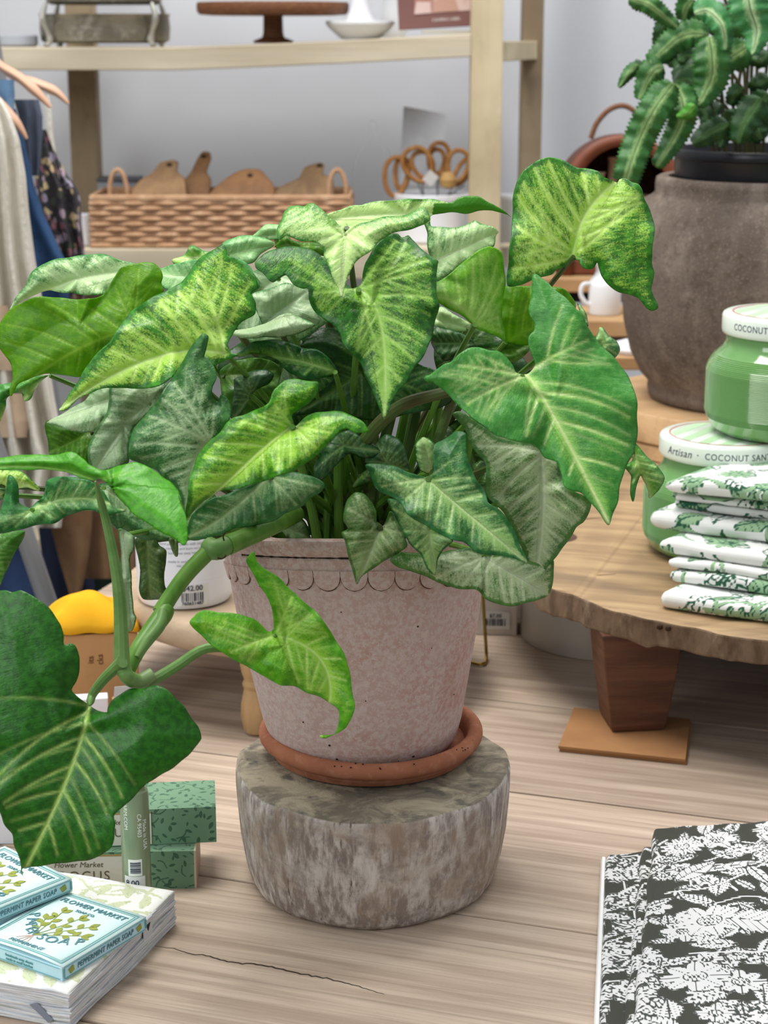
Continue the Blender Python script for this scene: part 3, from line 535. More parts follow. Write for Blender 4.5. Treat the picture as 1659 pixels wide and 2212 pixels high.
# a dark stalk arching across the middle and the long runner leaning out over the left of the pot
b = MB(); b.tube(spline([at_y(790, 950, 1.30), at_y(830, 905, 1.285), at_y(880, 870, 1.275), at_y(960, 848, 1.262), at_y(1060, 820, 1.25), at_y(1116, 815, 1.245)], 24), list(np.linspace(.0052, .0032, 24)), 10).build('stem', m_stemd, plant)
run = [((640, 1110), 1.33, .0062), ((600, 1130), 1.28, .0066), ((545, 1155), 1.255, .0068), ((490, 1178), 1.235, .0072)]
def tube_px(lst, n, m, name='stem', flat=1.0):
    P = spline([at_y(x, y, Y) for (x, y), Y, r in lst], n); R = np.interp(np.linspace(0, 1, n), np.linspace(0, 1, len(lst)), [r for *_, r in lst]); MB().tube(P, list(R), 12).build(name, m, plant)
tube_px(run, 20, m_stem)
tube_px([((498, 1172), 1.238, .0062), ((478, 1184), 1.232, .0072), ((462, 1187), 1.23, .0076), ((450, 1176), 1.235, .0062)], 12, m_pet, 'node')
tube_px([((458, 1184), 1.233, .0058), ((408, 1235), 1.22, .0056), ((374, 1280), 1.21, .0055), ((346, 1324), 1.20, .0058)], 18, m_stem)
tube_px([((362, 1312), 1.203, .0052), ((352, 1328), 1.198, .0066), ((325, 1365), 1.185, .0064), ((297, 1405), 1.17, .0055), ((278, 1450), 1.16, .0042)], 20, m_stem, 'sheath')
tube_px([((352, 1318), 1.192, .0030), ((345, 1350), 1.183, .0042), ((318, 1385), 1.172, .0040), ((296, 1420), 1.162, .002)], 16, m_pet, 'sheath')
tube_px([((266, 1448), 1.141, .0030), ((271, 1458), 1.142, .0048), ((284, 1468), 1.145, .0052), ((302, 1472), 1.15, .0050), ((330, 1456), 1.155, .0046)], 16, m_pet, 'node')
for pts in (((470, 1205), (478, 1207), (486, 1203), (487, 1199)), ((484, 1168), (482, 1158), (487, 1150))):
    b = MB(); b.tube(spline([at_y(x, y, 1.222) for x, y in pts], 10), .0006, 6).build('aerial_root', mat('dry_root', '3c2a1c', rough=.9), plant)
# ---------------------------------------------------------------- saucer and stump
sau = empty('plant_saucer', (PX, PY, LOGZ), 'orange terracotta saucer under the plant pot, on top of the wood stump', 'saucer')
sp2 = [(.001, LOGZ + .0005), (.072, LOGZ + .0005), (.0785, LOGZ + .002), (.0815, LOGZ + .006)]
for k in range(15):
    q = -1.9 + 4.3 * k / 14; sp2.append((.0832 + .0062 * math.cos(q), LOGZ + .0155 + .0066 * math.sin(q)))
sp2 += [(.0766, LOGZ + .0150), (.0748, LOGZ + .0090), (.071, LOGZ + .0072), (.001, LOGZ + .0070)]
def sau_fn(p, r, z, a): p[2] += (.0010 * math.sin(a * 2 + 1) + .0010) * (r / .09) * (1 if z > LOGZ + .003 else 0); p[0] += .0060; return p
MB().lathe(sp2, (PX, PY, 0), 96, fn=sau_fn).build('saucer_dish', m_terra2, sau)
sp3 = MB()
for k in range(46):
    a = random.uniform(math.pi, 2 * math.pi); r = random.uniform(.0775, .0885); z = LOGZ + .0155 + .0066 * math.sqrt(max(0, 1 - ((r - .0832) / .0064) ** 2)) + .0008; s = random.uniform(.0004, .0009)
    sp3.lathe([(.0001, -s), (s, 0), (.0001, s * .5)], (PX + .006 + r * math.cos(a), PY + r * math.sin(a), z), 6)
sp3.build('soil_speck', m_soil, sau)['kind'] = 'stuff'
LX, LY, LR = -.0095, 1.364, .1075
def log_mat():
    t = NT('weathered_stump'); co = t.n('TexCoord').outputs['Object']
    sd = t.n('Mapping', {'Vector': co, 'Scale': (22, 22, 6.5)}); nb = t.noise(co, 16, 5.0, .6, .6); n1 = t.noise(sd, 5.5, 8.0, .68, .3); n2 = t.noise(t.n('Mapping', {'Vector': co, 'Scale': (60, 60, 2.5)}), 3.0, 4.0, .6)
    n3 = t.noise(co, 60, 6.0, .7); c = t.mix(t.ramp(n1, .38, .62), lin('8b7e76'), lin('cec6be')); c = t.mix(t.math('MULTIPLY', t.ramp(nb, .47, .6), .65), c, lin('9c8670')); c = t.mix(t.math('MULTIPLY', t.ramp(t.noise(t.n('Mapping', {'Vector': co, 'Location': (.4, .2, .1)}), 22, 5.0, .65), .52, .66), .55), c, lin('d2cdc6'))
    c = t.mix(t.math('MULTIPLY', t.ramp(n1, .62, .75), .6), c, lin('cfccc8')); c = t.mix(t.math('MULTIPLY', t.ramp(n3, .46, .66), .5), c, lin('746a66'))
    cz = t.noise(t.n('Mapping', {'Vector': co, 'Scale': (46, 46, 7)}), 1.7, 5.0, .7); c = t.mix(t.math('MULTIPLY', t.ramp(cz, .61, .70), .85), c, lin('4b3426'))
    nz = t.n('SeparateXYZ', {0: t.n('TexCoord').outputs['Normal']}).outputs[2]; top = t.ramp(nz, .5, .8)
    ct = t.mix(t.ramp(t.noise(co, 26, 7.0, .7, 1.2), .38, .62), lin('746c5e'), lin('b0a48c')); ct = t.mix(t.math('MULTIPLY', t.ramp(t.noise(co, 45, 5.0, .6), .55, .7), .8), ct, lin('55524e'))
    c = t.mix(top, c, ct); p = t.n('BsdfPrincipled', {'Base Color': c, 'Roughness': .72, 'Specular IOR Level': .3})
    h = t.math('ADD', t.math('MULTIPLY', n1, 1.0), t.math('MULTIPLY', n2, .6)); h = t.math('SUBTRACT', h, t.math('MULTIPLY', t.ramp(cz, .64, .74), 1.2))
    t.put(p.inputs['Normal'], t.n('Bump', {'Height': h, 'Strength': .8, 'Distance': .0016})); return t.finish(p)
def log_fn(p, r, z, a):
    w = 1 + .012 * math.sin(3 * a + .6) + .008 * math.sin(7 * a) + .004 * math.sin(19 * a + z * 30); k = min(1, r / .09)
    x, y = LX + (p[0] - LX) * w, LY + (p[1] - LY) * w; zz = z + (.0012 * math.sin(2 * a + 1) + .0006 * math.sin(11 * a)) * k * (1 if z > .05 else 0); return [x, y, zz]
lp_ = [(.001, 0), (.090, 0), (.0950, .0012), (.0985, .006), (.1020, .018), (.1055, .04), (.1075, .065), (.1083, .082), (.1082, .0895), (.1074, .0925), (.1056, .0939), (.09, LOGZ - .0002), (.06, LOGZ - .0004), (.03, LOGZ - .0004), (.001, LOGZ - .0004)]
stump = tag(MB().lathe(lp_, (LX, LY, 0), 128, fn=log_fn, sy=1.03).build('wood_stump', log_mat(), None, loc=(LX, LY, 0), angle=50), 'short round weathered grey wood stump under the terracotta saucer', 'stump')
# ================================================================ right: round board stand, risers, stone urn with fern, candles, towels
BZ0, BZ1 = .105, .130
m_board = wood_mat('aged_board', ('94795a', 'b0946e', '74604a', '4a3a2c'), rot=math.radians(-20), scale=5.0, grain=(1, 9, 9), rough=.55)
m_bedge = mat('rough_board_edge', '806a55', [('5c4836', 60, .42, .62, .8, (1, 1, .35)), ('a8937c', 34, .55, .7, .7, (1, 1, .5)), ('46352a', 25, .6, .75, .6)], rough=.85, bump=.002, bscale=90, bstretch=(1, 1, .4))
bd = empty('round_board_stand', (.53, 1.94, BZ0), 'large weathered round plank stand on thick tapered legs, holding the green candles and towels', 'stand')
def board_outline(n=110):
    q = []
    for i in range(n + 1):
        a = math.pi + math.pi * i / n; r = .425 * (1 + .004 * math.sin(23 * a) + .003 * math.sin(41 * a + 1) + .004 * math.sin(7 * a)); q.append((.53 + r * math.cos(a), 1.94 + r * math.sin(a)))
    for i in range(n + 1):
        a = math.pi * i / n; q.append((.53 + .425 * math.cos(a), 2.22 + .425 * math.sin(a)))
    return q
bo = board_outline(); bm = MB(); fm = []
bm.prism(bo, BZ0, BZ1); v = bm.v; n = len(bo)
rr = random.Random(5)
for i in range(n): v[i] = (v[i][0] + rr.gauss(0, .0007), v[i][1] + rr.gauss(0, .0007), v[i][2] + rr.gauss(0, .0010) + .0015 * math.sin(i * .21)); v[n + i] = (v[n + i][0], v[n + i][1] + rr.gauss(0, .0005), v[n + i][2] + rr.gauss(0, .0004))
build('board', v, bm.f, [m_board, m_bedge], bd, smooth=False, fmat=[1, 0] + [1] * n, bevel=.002, attrs={'plank': [.3] * len(v)})
m_seam = mat('board_seam', '3a2a1c', rough=1)
for (p, q) in (((1255, 1121), (1390, 1110)), ((1372, 1042), (1398, 1036)), ((1196, 1248), (1330, 1240))):
    MB().tube([at_z(*p, BZ1), at_z((p[0] + q[0]) / 2, (p[1] + q[1]) / 2 + 1, BZ1), at_z(*q, BZ1)], .0007, 6, flat=.3).build('plank_seam', m_seam, bd)
for (x, y) in ((1425, 1355), (1443, 1358)):
    p = at_y(x, y, 1.5); d = ray(x, y); a = None
    for Yt in np.linspace(1.5, 1.9, 800):
        p = CAMP + d * (Yt / d[1])
        if math.hypot(p[0] - .53, p[1] - 1.94) < .4262: break
    MB().lathe([(.0001, -.0028), (.0028, -.0012), (.003, .0004), (.0022, .0022), (.0001, .0028)], tuple(p), 12).build('nail_hole', m_seam, bd)
kn = at_z(1222, 1160, BZ1); MB().lathe([(.012, -.0004), (.0135, .0003), (.010, .0006), (.001, .0004)], (kn[0] - .004, kn[1], BZ1), 20, sx=1.2, sy=1.5).build('wood_knot', mat('dark_knot', '5a4231', [('3c2a1e', 120, .45, .6, .7)], rough=.8), bd)
m_leg = mat('brown_leg_wood', '6a4632', [('4c3022', 8, .4, .65, .7, (1, 1, 9)), ('80583e', 10, .5, .7, .5, (1, 1, 12))], rough=.6, bump=.0006, bscale=40, bstretch=(1, 1, 8))
def tleg(c, rz, z0):
    b = MB(); R = Matrix.Rotation(rz, 3, 'Z'); L = []
    for z, wx, wy in ((z0, .050, .046), (z0 + .006, .054, .050), (z0 + .06, .070, .054), (BZ0, .078, .056)):
        for x, y in ((-1, -1), (1, -1), (1, 1), (-1, 1)):
            p = R @ Vector((x * wx / 2, y * wy / 2, 0)); L.append((c[0] + p.x, c[1] + p.y, z))
    f = [(3, 2, 1, 0), (12, 13, 14, 15)] + [(k * 4 + i, k * 4 + (i + 1) % 4, k * 4 + 4 + (i + 1) % 4, k * 4 + 4 + i) for k in range(3) for i in range(4)]
    b.add(L, f); return b
tleg((.240, 1.682), math.radians(7), .0064).build('leg', m_leg, bd, smooth=False, bevel=.0015)
tleg((.80, 1.72), math.radians(-20), .0006).build('leg', m_leg, bd, smooth=False, bevel=.0015); tleg((.28, 2.36), math.radians(-20), .0006).build('leg', m_leg, bd, smooth=False, bevel=.0015)
m_card = mat('brown_cardboard', 'a67a52', [('96694a', 20, .45, .65, .4)], rough=.85, spec=.15)
cq = [at_z(x, y, .006) for x, y in ((1206, 1611), (1481, 1640), (1491, 1553), (1240, 1528))]
for i, (z0, z1, k) in enumerate(((0.0, .0028, 0), (.0031, .006, 1))):
    q = [(p[0] + (.0012 if k == 0 else 0), p[1] + (.001 if k == 0 else 0)) for p in cq]
    o = MB().prism(q, z0, z1).build('cardboard_pad', m_card, None, loc=(*q[0], z0), smooth=False, bevel=.0004)
    tag(o, ('lower sheet of brown cardboard flat on the table, under the other cardboard sheet', 'upper sheet of brown cardboard directly under the tapered stand leg')[i], 'cardboard', 'cardboard pads under the stand leg')
# second riser on the board
m_rise = wood_mat('light_riser', ('b4916a', 'caa67c', '9c7a55', '7a5c40'), rot=math.radians(10), scale=3.0, grain=(1, 7, 7), rough=.55)
rs = empty('round_wood_riser', (.485, 2.40, BZ1), 'round light wood riser on the board stand, under the grey stone urn', 'riser')
def rfn(p, r, z, a): return p
for nm, pr in (('riser_base', [(.001, BZ1), (.195, BZ1), (.1975, BZ1 + .002), (.1975, BZ1 + .018), (.195, BZ1 + .020), (.001, BZ1 + .020)]), ('riser_top', [(.001, .1515), (.196, .1515), (.199, .1535), (.200, .186), (.1975, .1895), (.001, .190)])):
    b = MB().lathe(pr, (.485, 2.40, 0), 96); b.build(nm, m_rise, rs, attrs={'plank': [.6] * len(b.v)}, angle=50)
m_urn = mat('brown_grey_stone', '6e6259', [('5c5049', 9, .4, .62, .8), ('8f8378', 14, .48, .66, .7, (1, 1, .6)), ('a39280', 420, .54, .66, .55), ('4e433a', 90, .52, .68, .5)], rough=.9, spec=.2, bump=.0010, bscale=220)
UX, UY = .485, 2.385
urn = tag(MB().lathe([(.10, .190), (.130, .1905), (.138, .194), (.140, .204), (.139, .212), (.150, .224), (.164, .252), (.1735, .290), (.177, .330), (.1770, .365), (.1745, .400), (.1660, .428), (.1530, .446), (.1420, .452), (.1385, .456), (.1388, .466), (.1375, .474), (.133, .4765), (.122, .476), (.118, .465), (.130, .40), (.13, .25), (.001, .24)], (UX, UY, 0), 96).build('stone_urn', m_urn, None, loc=(UX, UY, .19), angle=60), 'large brown-grey rough stone urn on the round wood riser, holding the fern', 'urn')
fern = empty('ribbon_fern', (UX + .02, UY, .40), 'ribbon fern with pale-ribbed toothed leaves in a black nursery pot inside the stone urn', 'plant')
m_blk = mat('black_plastic', '15171d', rough=.35, spec=.5)
MB().lathe([(.06, .405), (.100, .41), (.112, .45), (.1185, .478), (.1195, .4985), (.1205, .500), (.1225, .5005), (.1230, .5025), (.1225, .5105), (.121, .512), (.1185, .5115), (.117, .504), (.112, .478), (.001, .472)], (UX + .003, UY - .004, 0), 72).build('nursery_pot', m_blk, fern, angle=50)
def fern_mat(nm, a, b, pale):
    t = NT('fern_' + nm); s = t.attr('rib').outputs['Fac']; co = t.attr('lp').outputs['Vector']; st = t.noise(t.n('Mapping', {'Vector': co, 'Scale': (14, 60, 1)}), 1.0, 3.0, .6)
    w = t.math('ADD', s, t.math('MULTIPLY', t.math('SUBTRACT', st, .5), .55)); c = t.mix(t.ramp(t.noise(co, 9, 4.0, .6), .35, .65), lin(a), lin(b)); c = t.mix(t.math('MULTIPLY', t.ramp(w, .60, 1.0), .85), c, lin(pale)); c = t.mix(t.ramp(s, .955, .985), c, lin('2f5a2c'))
    p = t.n('BsdfPrincipled', {'Base Color': c, 'Roughness': .42, 'Specular IOR Level': .35}); t.put(p.inputs['Normal'], t.n('Bump', {'Height': st, 'Strength': .7, 'Distance': .001}))
    tr = t.n('BsdfTranslucent', {'Color': c}); return t.finish(t.n('MixShader', {0: .15, 1: p.outputs[0], 2: tr.outputs[0]}))
FM = [fern_mat('green', '2a5c24', '3c7434', 'aed088'), fern_mat('dark', '1c421a', '285224', '648c50'), fern_mat('light', '347a40', '4f9656', 'd2eeb4'), fern_mat('bright', '3f8a2a', '57a238', '8cc85c')]
def frond(path, wid, Y, ky=-.0, m=0, curl=.006, tip=.35, idx=0):
    P = np.array([(1300 + x / 3.2535, y / 3.2535) for x, y in path]); n = max(16, int(np.sum(np.linalg.norm(np.diff(P, axis=0), axis=1)) / 4)); c = spline(P, n)
    tg = np.gradient(c, axis=0); tg /= np.linalg.norm(tg, axis=1)[:, None] + 1e-9; nr = np.c_[-tg[:, 1], tg[:, 0]]; K = 13; V = []; rib = []; lp = []
    for i in range(n):
        u = i / (n - 1); w = wid * 1.22 / 3.2535 / 2 * min(1, .45 + 4 * u) * (1 - (1 - tip) * max(0, (u - .35) / .65) ** 1.6) * (1 if u < .97 else .6)
        for k in range(K):
            s = -1 + 2 * k / (K - 1); ww = w * (1 + (.10 * ((i + (0 if s > 0 else 1)) % 2 * 2 - 1) if abs(s) == 1 else 0)); q = c[i] + nr[i] * s * ww + tg[i] * abs(s) * w * .12
            yy = Y + ky * (q[1] - P[0][1]) / 100 + curl * (s * s) + .0022 * math.sin(i * .9 + (2 if s > 0 else 0)) * abs(s) + .004 * math.sin(i * .23 + idx)
            V.append(at_y(q[0], q[1], yy)); rib.append(1 - abs(s) * min(1, 1)); lp.append((i * .03 + idx * 2.1, s * .12 + (3 if s > 0 else 0), 0))
    F = [(i * K + k, i * K + k + 1, (i + 1) * K + k + 1, (i + 1) * K + k) for i in range(n - 1) for k in range(K - 1)]
    build('frond', V, F, FM[m], fern, angle=0, solid=.0007, attrs={'rib': rib, 'lp': lp})
FR = [([(505, 585), (400, 720), (300, 900), (220, 1100), (165, 1280)], 190, 2.20, -.012, 0, .8), ([(515, 590), (570, 720), (560, 860), (480, 1020), (380, 1170)], 170, 2.22, -.010, 0, .4),
 ([(755, 255), (775, 400), (772, 540), (720, 660), (668, 750)], 220, 2.24, -.012, 0, .2), ([(752, 250), (650, 235), (540, 268), (440, 350), (340, 450)], 170, 2.26, -.010, 0, .55),
 ([(435, 468), (365, 500), (310, 590), (262, 700)], 165, 2.25, -.01, 0, .3), ([(500, 590), (600, 570), (680, 610), (725, 700)], 150, 2.29, -.01, 1, .3), ([(520, 580), (600, 490), (690, 460), (740, 500)], 130, 2.31, -.01, 1, .4),
 ([(650, 95), (740, 75), (830, 150), (862, 250), (868, 350)], 150, 2.21, -.012, 2, .35), ([(190, -10), (320, 25), (430, 110), (530, 190)], 120, 2.24, 0, 0, .4), ([(1020, -80), (1045, 70), (1090, 220), (1055, 385)], 240, 2.20, -.012, 2, .15),
 ([(1030, 320), (950, 375), (850, 430)], 210, 2.30, -.01, 0, .6), ([(870, 165), (960, 180), (1060, 215)], 150, 2.27, 0, 0, .6), ([(890, 870), (790, 915), (700, 970), (635, 1005)], 140, 2.24, -.01, 1, .3), ([(1120, 690), (1050, 790), (990, 890), (955, 1005)], 180, 2.24, -.01, 1, .4),
 ([(255, 455), (185, 520), (120, 615)], 75, 2.27, 0, 0, .2), ([(290, 440), (255, 480), (240, 540)], 80, 2.28, 0, 1, .5), ([(485, 110), (430, 200), (390, 320)], 110, 2.29, 0, 1, .5), ([(640, -10), (590, 60), (575, 140)], 130, 2.27, 0, 0, .5),
 ([(950, 780), (880, 900), (830, 1035)], 120, 2.27, 0, 1, .3), ([(1180, 660), (1120, 740), (1090, 900), (1120, 980)], 150, 2.28, 0, 1, .5), ([(1180, 550), (1090, 590), (1040, 570)], 110, 2.29, 0, 1, .4), ([(690, 740), (735, 820), (720, 900)], 90, 2.31, 0, 1, .4),
 ([(1180, 370), (1110, 430), (1060, 400)], 90, 2.29, 0, 1, .4), ([(655, 735), (600, 795), (525, 818)], 75, 2.19, 0, 3, .15), ([(540, 430), (600, 400), (660, 430)], 120, 2.32, 0, 1, .4), ([(560, 20), (640, 120), (660, 220)], 120, 2.30, 0, 1, .4), ([(420, 340), (500, 400), (520, 470)], 120, 2.33, 0, 1, .5),
 ([(700, 60), (640, 180), (560, 260)], 150, 2.33, 0, 1, .5), ([(880, 40), (820, 120), (760, 240)], 130, 2.32, 0, 1, .5), ([(1000, 620), (940, 660), (900, 740)], 110, 2.33, 0, 1, .4), ([(820, 820), (760, 780), (720, 840)], 130, 2.33, 0, 1, .4), ([(1160, 840), (1100, 900), (1060, 1000)], 140, 2.31, 0, 1, .4), ([(1190, 60), (1150, 120), (1170, 240)], 120, 2.26, 0, 0, .4), ([(860, 960), (920, 900), (1000, 880)], 120, 2.33, 0, 1, .4), ([(520, 240), (480, 320), (420, 420)], 150, 2.33, 0, 1, .5)]
for i, (pth, w, Y, ky, m, tp) in enumerate(FR): frond(pth, w, Y, ky, m, .006, tp, i)
m_fst = mat('fern_stalk', '4a4a26', [('3a2c1c', 60, .4, .6, .6)], rough=.5)
for i, q in enumerate([[(1040, 1030), (1020, 600), (1055, 230)], [(1000, 1030), (960, 640), (1030, 280)], [(900, 1030), (850, 700), (760, 260)], [(880, 1030), (840, 620), (870, 300)], [(950, 1030), (915, 500), (900, -20)], [(1080, 1030), (1050, 560), (1100, -20)], [(1130, 1030), (1090, 480), (1130, -20)],
        [(920, 1030), (780, 720), (740, 560)], [(850, 1030), (700, 820), (520, 585)], [(1010, 1030), (1000, 500), (860, -20)], [(1060, 1030), (1010, 700), (840, 420)], [(980, 1030), (900, 800), (770, 680)], [(840, 1030), (660, 560), (470, 440)], [(1150, 1030), (1140, 700), (1180, 300)], [(1120, 1030), (1060, 820), (1090, 640)], [(870, 1030), (720, 420), (680, -20)]]):
    P = [at_y(1300 + x / 3.2535, y / 3.2535, 2.36 + .016 * ((i * 7) % 5 - 2)) for x, y in q]; P[0][2] = .474; MB().tube(spline(P, 14), .0022, 6).build('stalk', m_fst, fern)
# ---------------------------------------------------------------- two green glass candle jars
m_jar = mat('green_ribbed_glass', '6b9c58', [('5e8e4c', 6, .4, .7, .4)], rough=.12, spec=.5, coat=.6)
m_lid = mat('white_glazed_lid', 'e4efe2', rough=.25, spec=.5, coat=.3); m_lgrn = mat('pale_green_stripe', 'bfe0b8', rough=.3); m_red = mat('rose_ring', 'c07070', rough=.4); m_navy = mat('navy_ink', '26304c', rough=.6)
def jar(cx, cy, z0, label, txt, where):
    J = empty('candle_jar', (cx, cy, z0), label, 'candle', 'green ribbed candle jars')
    kz = [.016, .024, .066, .072, .078, .083]; kr_ = [.0805, .0828, .0828, .0810, .0775, .0735]; pr = [(.001, z0), (.058, z0), (.068, z0 + .002), (.0765, z0 + .008)]; k = 0
    for zz in np.arange(.016, .083, .00085): pr.append((float(np.interp(zz, kz, kr_)) + (.00045 if k % 2 else -.00045), z0 + zz)); k += 1
    pr += [(.0725, z0 + .084), (.0672, z0 + .089), (.0645, z0 + .095), (.064, z0 + .1025), (.001, z0 + .1025)]
    MB().lathe(pr, (cx, cy, 0), 96).build('jar_body', m_jar, J, angle=60)
    lz = z0 + .1028
    LD = MB().lathe([(.001, lz), (.0672, lz), (.0684, lz + .001), (.0690, lz + .004), (.0690, lz + .0175), (.0680, lz + .0200), (.066, lz + .0212), (.001, lz + .0214)], (cx, cy, 0), 96).build('lid', m_lid, J, angle=50)
    BASE_LID = lz + .0214
    rg = MB(); rg.lathe([(.0578, BASE_LID), (.0592, BASE_LID + .0001), (.0592, BASE_LID + .0003), (.0578, BASE_LID + .0003)], (cx, cy, 0), 72, close=True); rg.build('lid_ring', m_red, LD)
    for k in range(5):
        x0 = -.050 + k * .022; x1 = x0 + .011; y = lambda x: math.sqrt(max(0, .0565 ** 2 - x * x)); R = Matrix.Rotation(math.radians(-35), 2)
        P = [(x0, -y(x0)), ((x0 + x1) / 2, -y((x0 + x1) / 2)), (x1, -y(x1)), (x1, y(x1)), ((x0 + x1) / 2, y((x0 + x1) / 2)), (x0, y(x0))]; P = [R @ Vector(p) for p in P]
        MB().prism([(cx + p.x, cy + p.y) for p in P], BASE_LID - .0003, BASE_LID + .0002).build('lid_stripe', m_lgrn, LD, smooth=False)
    for s, a, size, sh, ft in txt:
        text(s, size, None, m_navy, LD, 'lettering', 'CENTER', .0001, sh, wrap=((cx, cy, lz + .0105), .0690, a), space=1.1, fit=ft)
    return J
ang = lambda cx, px: -math.pi / 2 + math.asin(max(-1, min(1, ((px - 829.5) / 2083 - cx) / .069)))
jar(.352, 1.858, BZ1, 'lower green ribbed candle jar on the board, lid reading Artisan Coconut Santal', [('Artisan', ang(.352, 1446), .0125, .25, .034), ('·', ang(.352, 1481), .012, 0, None), ('COCONUT SANTAL', ang(.352, 1573), .0105, 0, .078)], 0)
jar(.412, 1.862, BZ1 + .1246, 'upper green ribbed candle jar balanced on the lower jar lid, beside the stone urn', [('COCONUT SANTAL', ang(.412, 1606), .0115, 0, .074)], 1)
# ---------------------------------------------------------------- printed cloth: motifs rasterised on a dense mesh
def leaf_motif(p, L, Wd, serr=0):
    x = p[:, 0] / L; y = p[:, 1]; w = Wd * np.sin(np.pi * np.clip(x, 0, 1)) ** .8 * (1 - .25 * x) * (1 + serr * .14 * (np.mod(x * 9, 1) - .5) * 2)
    ok = (x > 0) & (x < 1); d = np.abs(y) - w; return ok, x, d
def raster(uv, motifs, lw):
    fill = np.zeros(len(uv)); line = np.zeros(len(uv))
    for (typ, cx, cy, rot, L, Wd) in motifs:
        q = uv - np.array([cx, cy]); c, s = math.cos(rot), math.sin(rot); q = np.c_[q[:, 0] * c + q[:, 1] * s, -q[:, 0] * s + q[:, 1] * c]
        near = (np.abs(q[:, 0] - (L / 2 if typ != 'flower' else 0)) < L * 1.1) & (np.abs(q[:, 1]) < max(L, Wd) * 1.2)
        if not near.any(): continue
        z = q[near]; f = np.zeros(len(z)); l = np.zeros(len(z))
        if typ in ('leaf', 'oak', 'feather'):
            ok, x, d = leaf_motif(z, L, Wd, 1 if typ == 'oak' else 0); ins = ok & (d < 0); f[ins] = 1 if typ != 'feather' else .0
            l = np.maximum(l, np.where(ok, np.exp(-(d / lw) ** 2), 0)); l = np.maximum(l, np.where(ok, np.exp(-(z[:, 1] / lw) ** 2), 0))
            pv = np.mod((z[:, 0] - np.abs(z[:, 1]) * .7) / (L / 8), 1); l = np.maximum(l, np.where(ins, np.exp(-((pv - .5) * (L / 8) / (lw * .8)) ** 2), 0))
        elif typ == 'flower':
            r = np.hypot(z[:, 0], z[:, 1]); a = np.arctan2(z[:, 1], z[:, 0]); R = L * (.62 + .38 * np.abs(np.cos(a * Wd / 2))); ins = r < R; f[ins] = 1
            l = np.maximum(l, np.exp(-((r - R) / lw) ** 2)); l = np.maximum(l, np.exp(-((r - L * .32) / lw) ** 2)); l = np.maximum(l, np.where((r > L * .4) & ins, np.exp(-(r * np.sin(np.mod(a * Wd / 2 + np.pi / 2, np.pi) - np.pi / 2) * 2 / Wd / (lw * .7)) ** 2), 0))
            l = np.maximum(l, np.where(r < L * .26, (np.sin(z[:, 0] * 6.3 / (lw * 4)) * np.sin(z[:, 1] * 6.3 / (lw * 4)) > .1) * .9, 0))
        elif typ == 'stem':
            yy = Wd * np.sin(z[:, 0] / L * np.pi * 1.3); d = np.abs(z[:, 1] - yy); ok = (z[:, 0] > 0) & (z[:, 0] < L); f[ok & (d < lw * 2.2)] = 1; l = np.maximum(l, np.where(ok, np.exp(-((d - lw * 2.2) / (lw * .6)) ** 2), 0))
        fill[near] = np.where(f > 0, f, fill[near]); line[near] = np.where((f > 0), l, np.maximum(line[near], l))
    return fill, np.clip(line, 0, 1)
def cloth_mat(nm, bg, fillc, linec, inv=False):
    t = NT(nm); f = t.attr('fill').outputs['Fac']; l = t.attr('line').outputs['Fac']; co = t.attr('cuv').outputs['Vector']
    wv = t.n('TexWave', {'Vector': co, 'Scale': 420.0, 'Distortion': .6}, bands_direction='X').outputs[0]; wv2 = t.n('TexWave', {'Vector': co, 'Scale': 420.0, 'Distortion': .6}, bands_direction='Y').outputs[0]
    nz = t.noise(co, 900, 3.0, .6); w = t.math('MULTIPLY', t.math('ADD', wv, wv2), .5)
    ff = t.math('MULTIPLY', t.ramp(f, .3, .7), t.ramp(t.math('ADD', w, t.math('MULTIPLY', nz, .6)), .15, .6, .78, 1)); c = t.mix(ff, lin(bg), lin(fillc)); c = t.mix(t.ramp(l, .35, .75), c, lin(linec))
    p = t.n('BsdfPrincipled', {'Base Color': c, 'Roughness': .95, 'Specular IOR Level': .1, 'Sheen Weight': .15}); t.put(p.inputs['Normal'], t.n('Bump', {'Height': w, 'Strength': .5, 'Distance': .0004})); return t.finish(p)
m_gt = cloth_mat('white_towel_green_print', 'eceeea', '98bc94', '2f6048')
m_dk = cloth_mat('dark_towel_white_print', '3a3c33', 'dcdcdc', '3e443e')
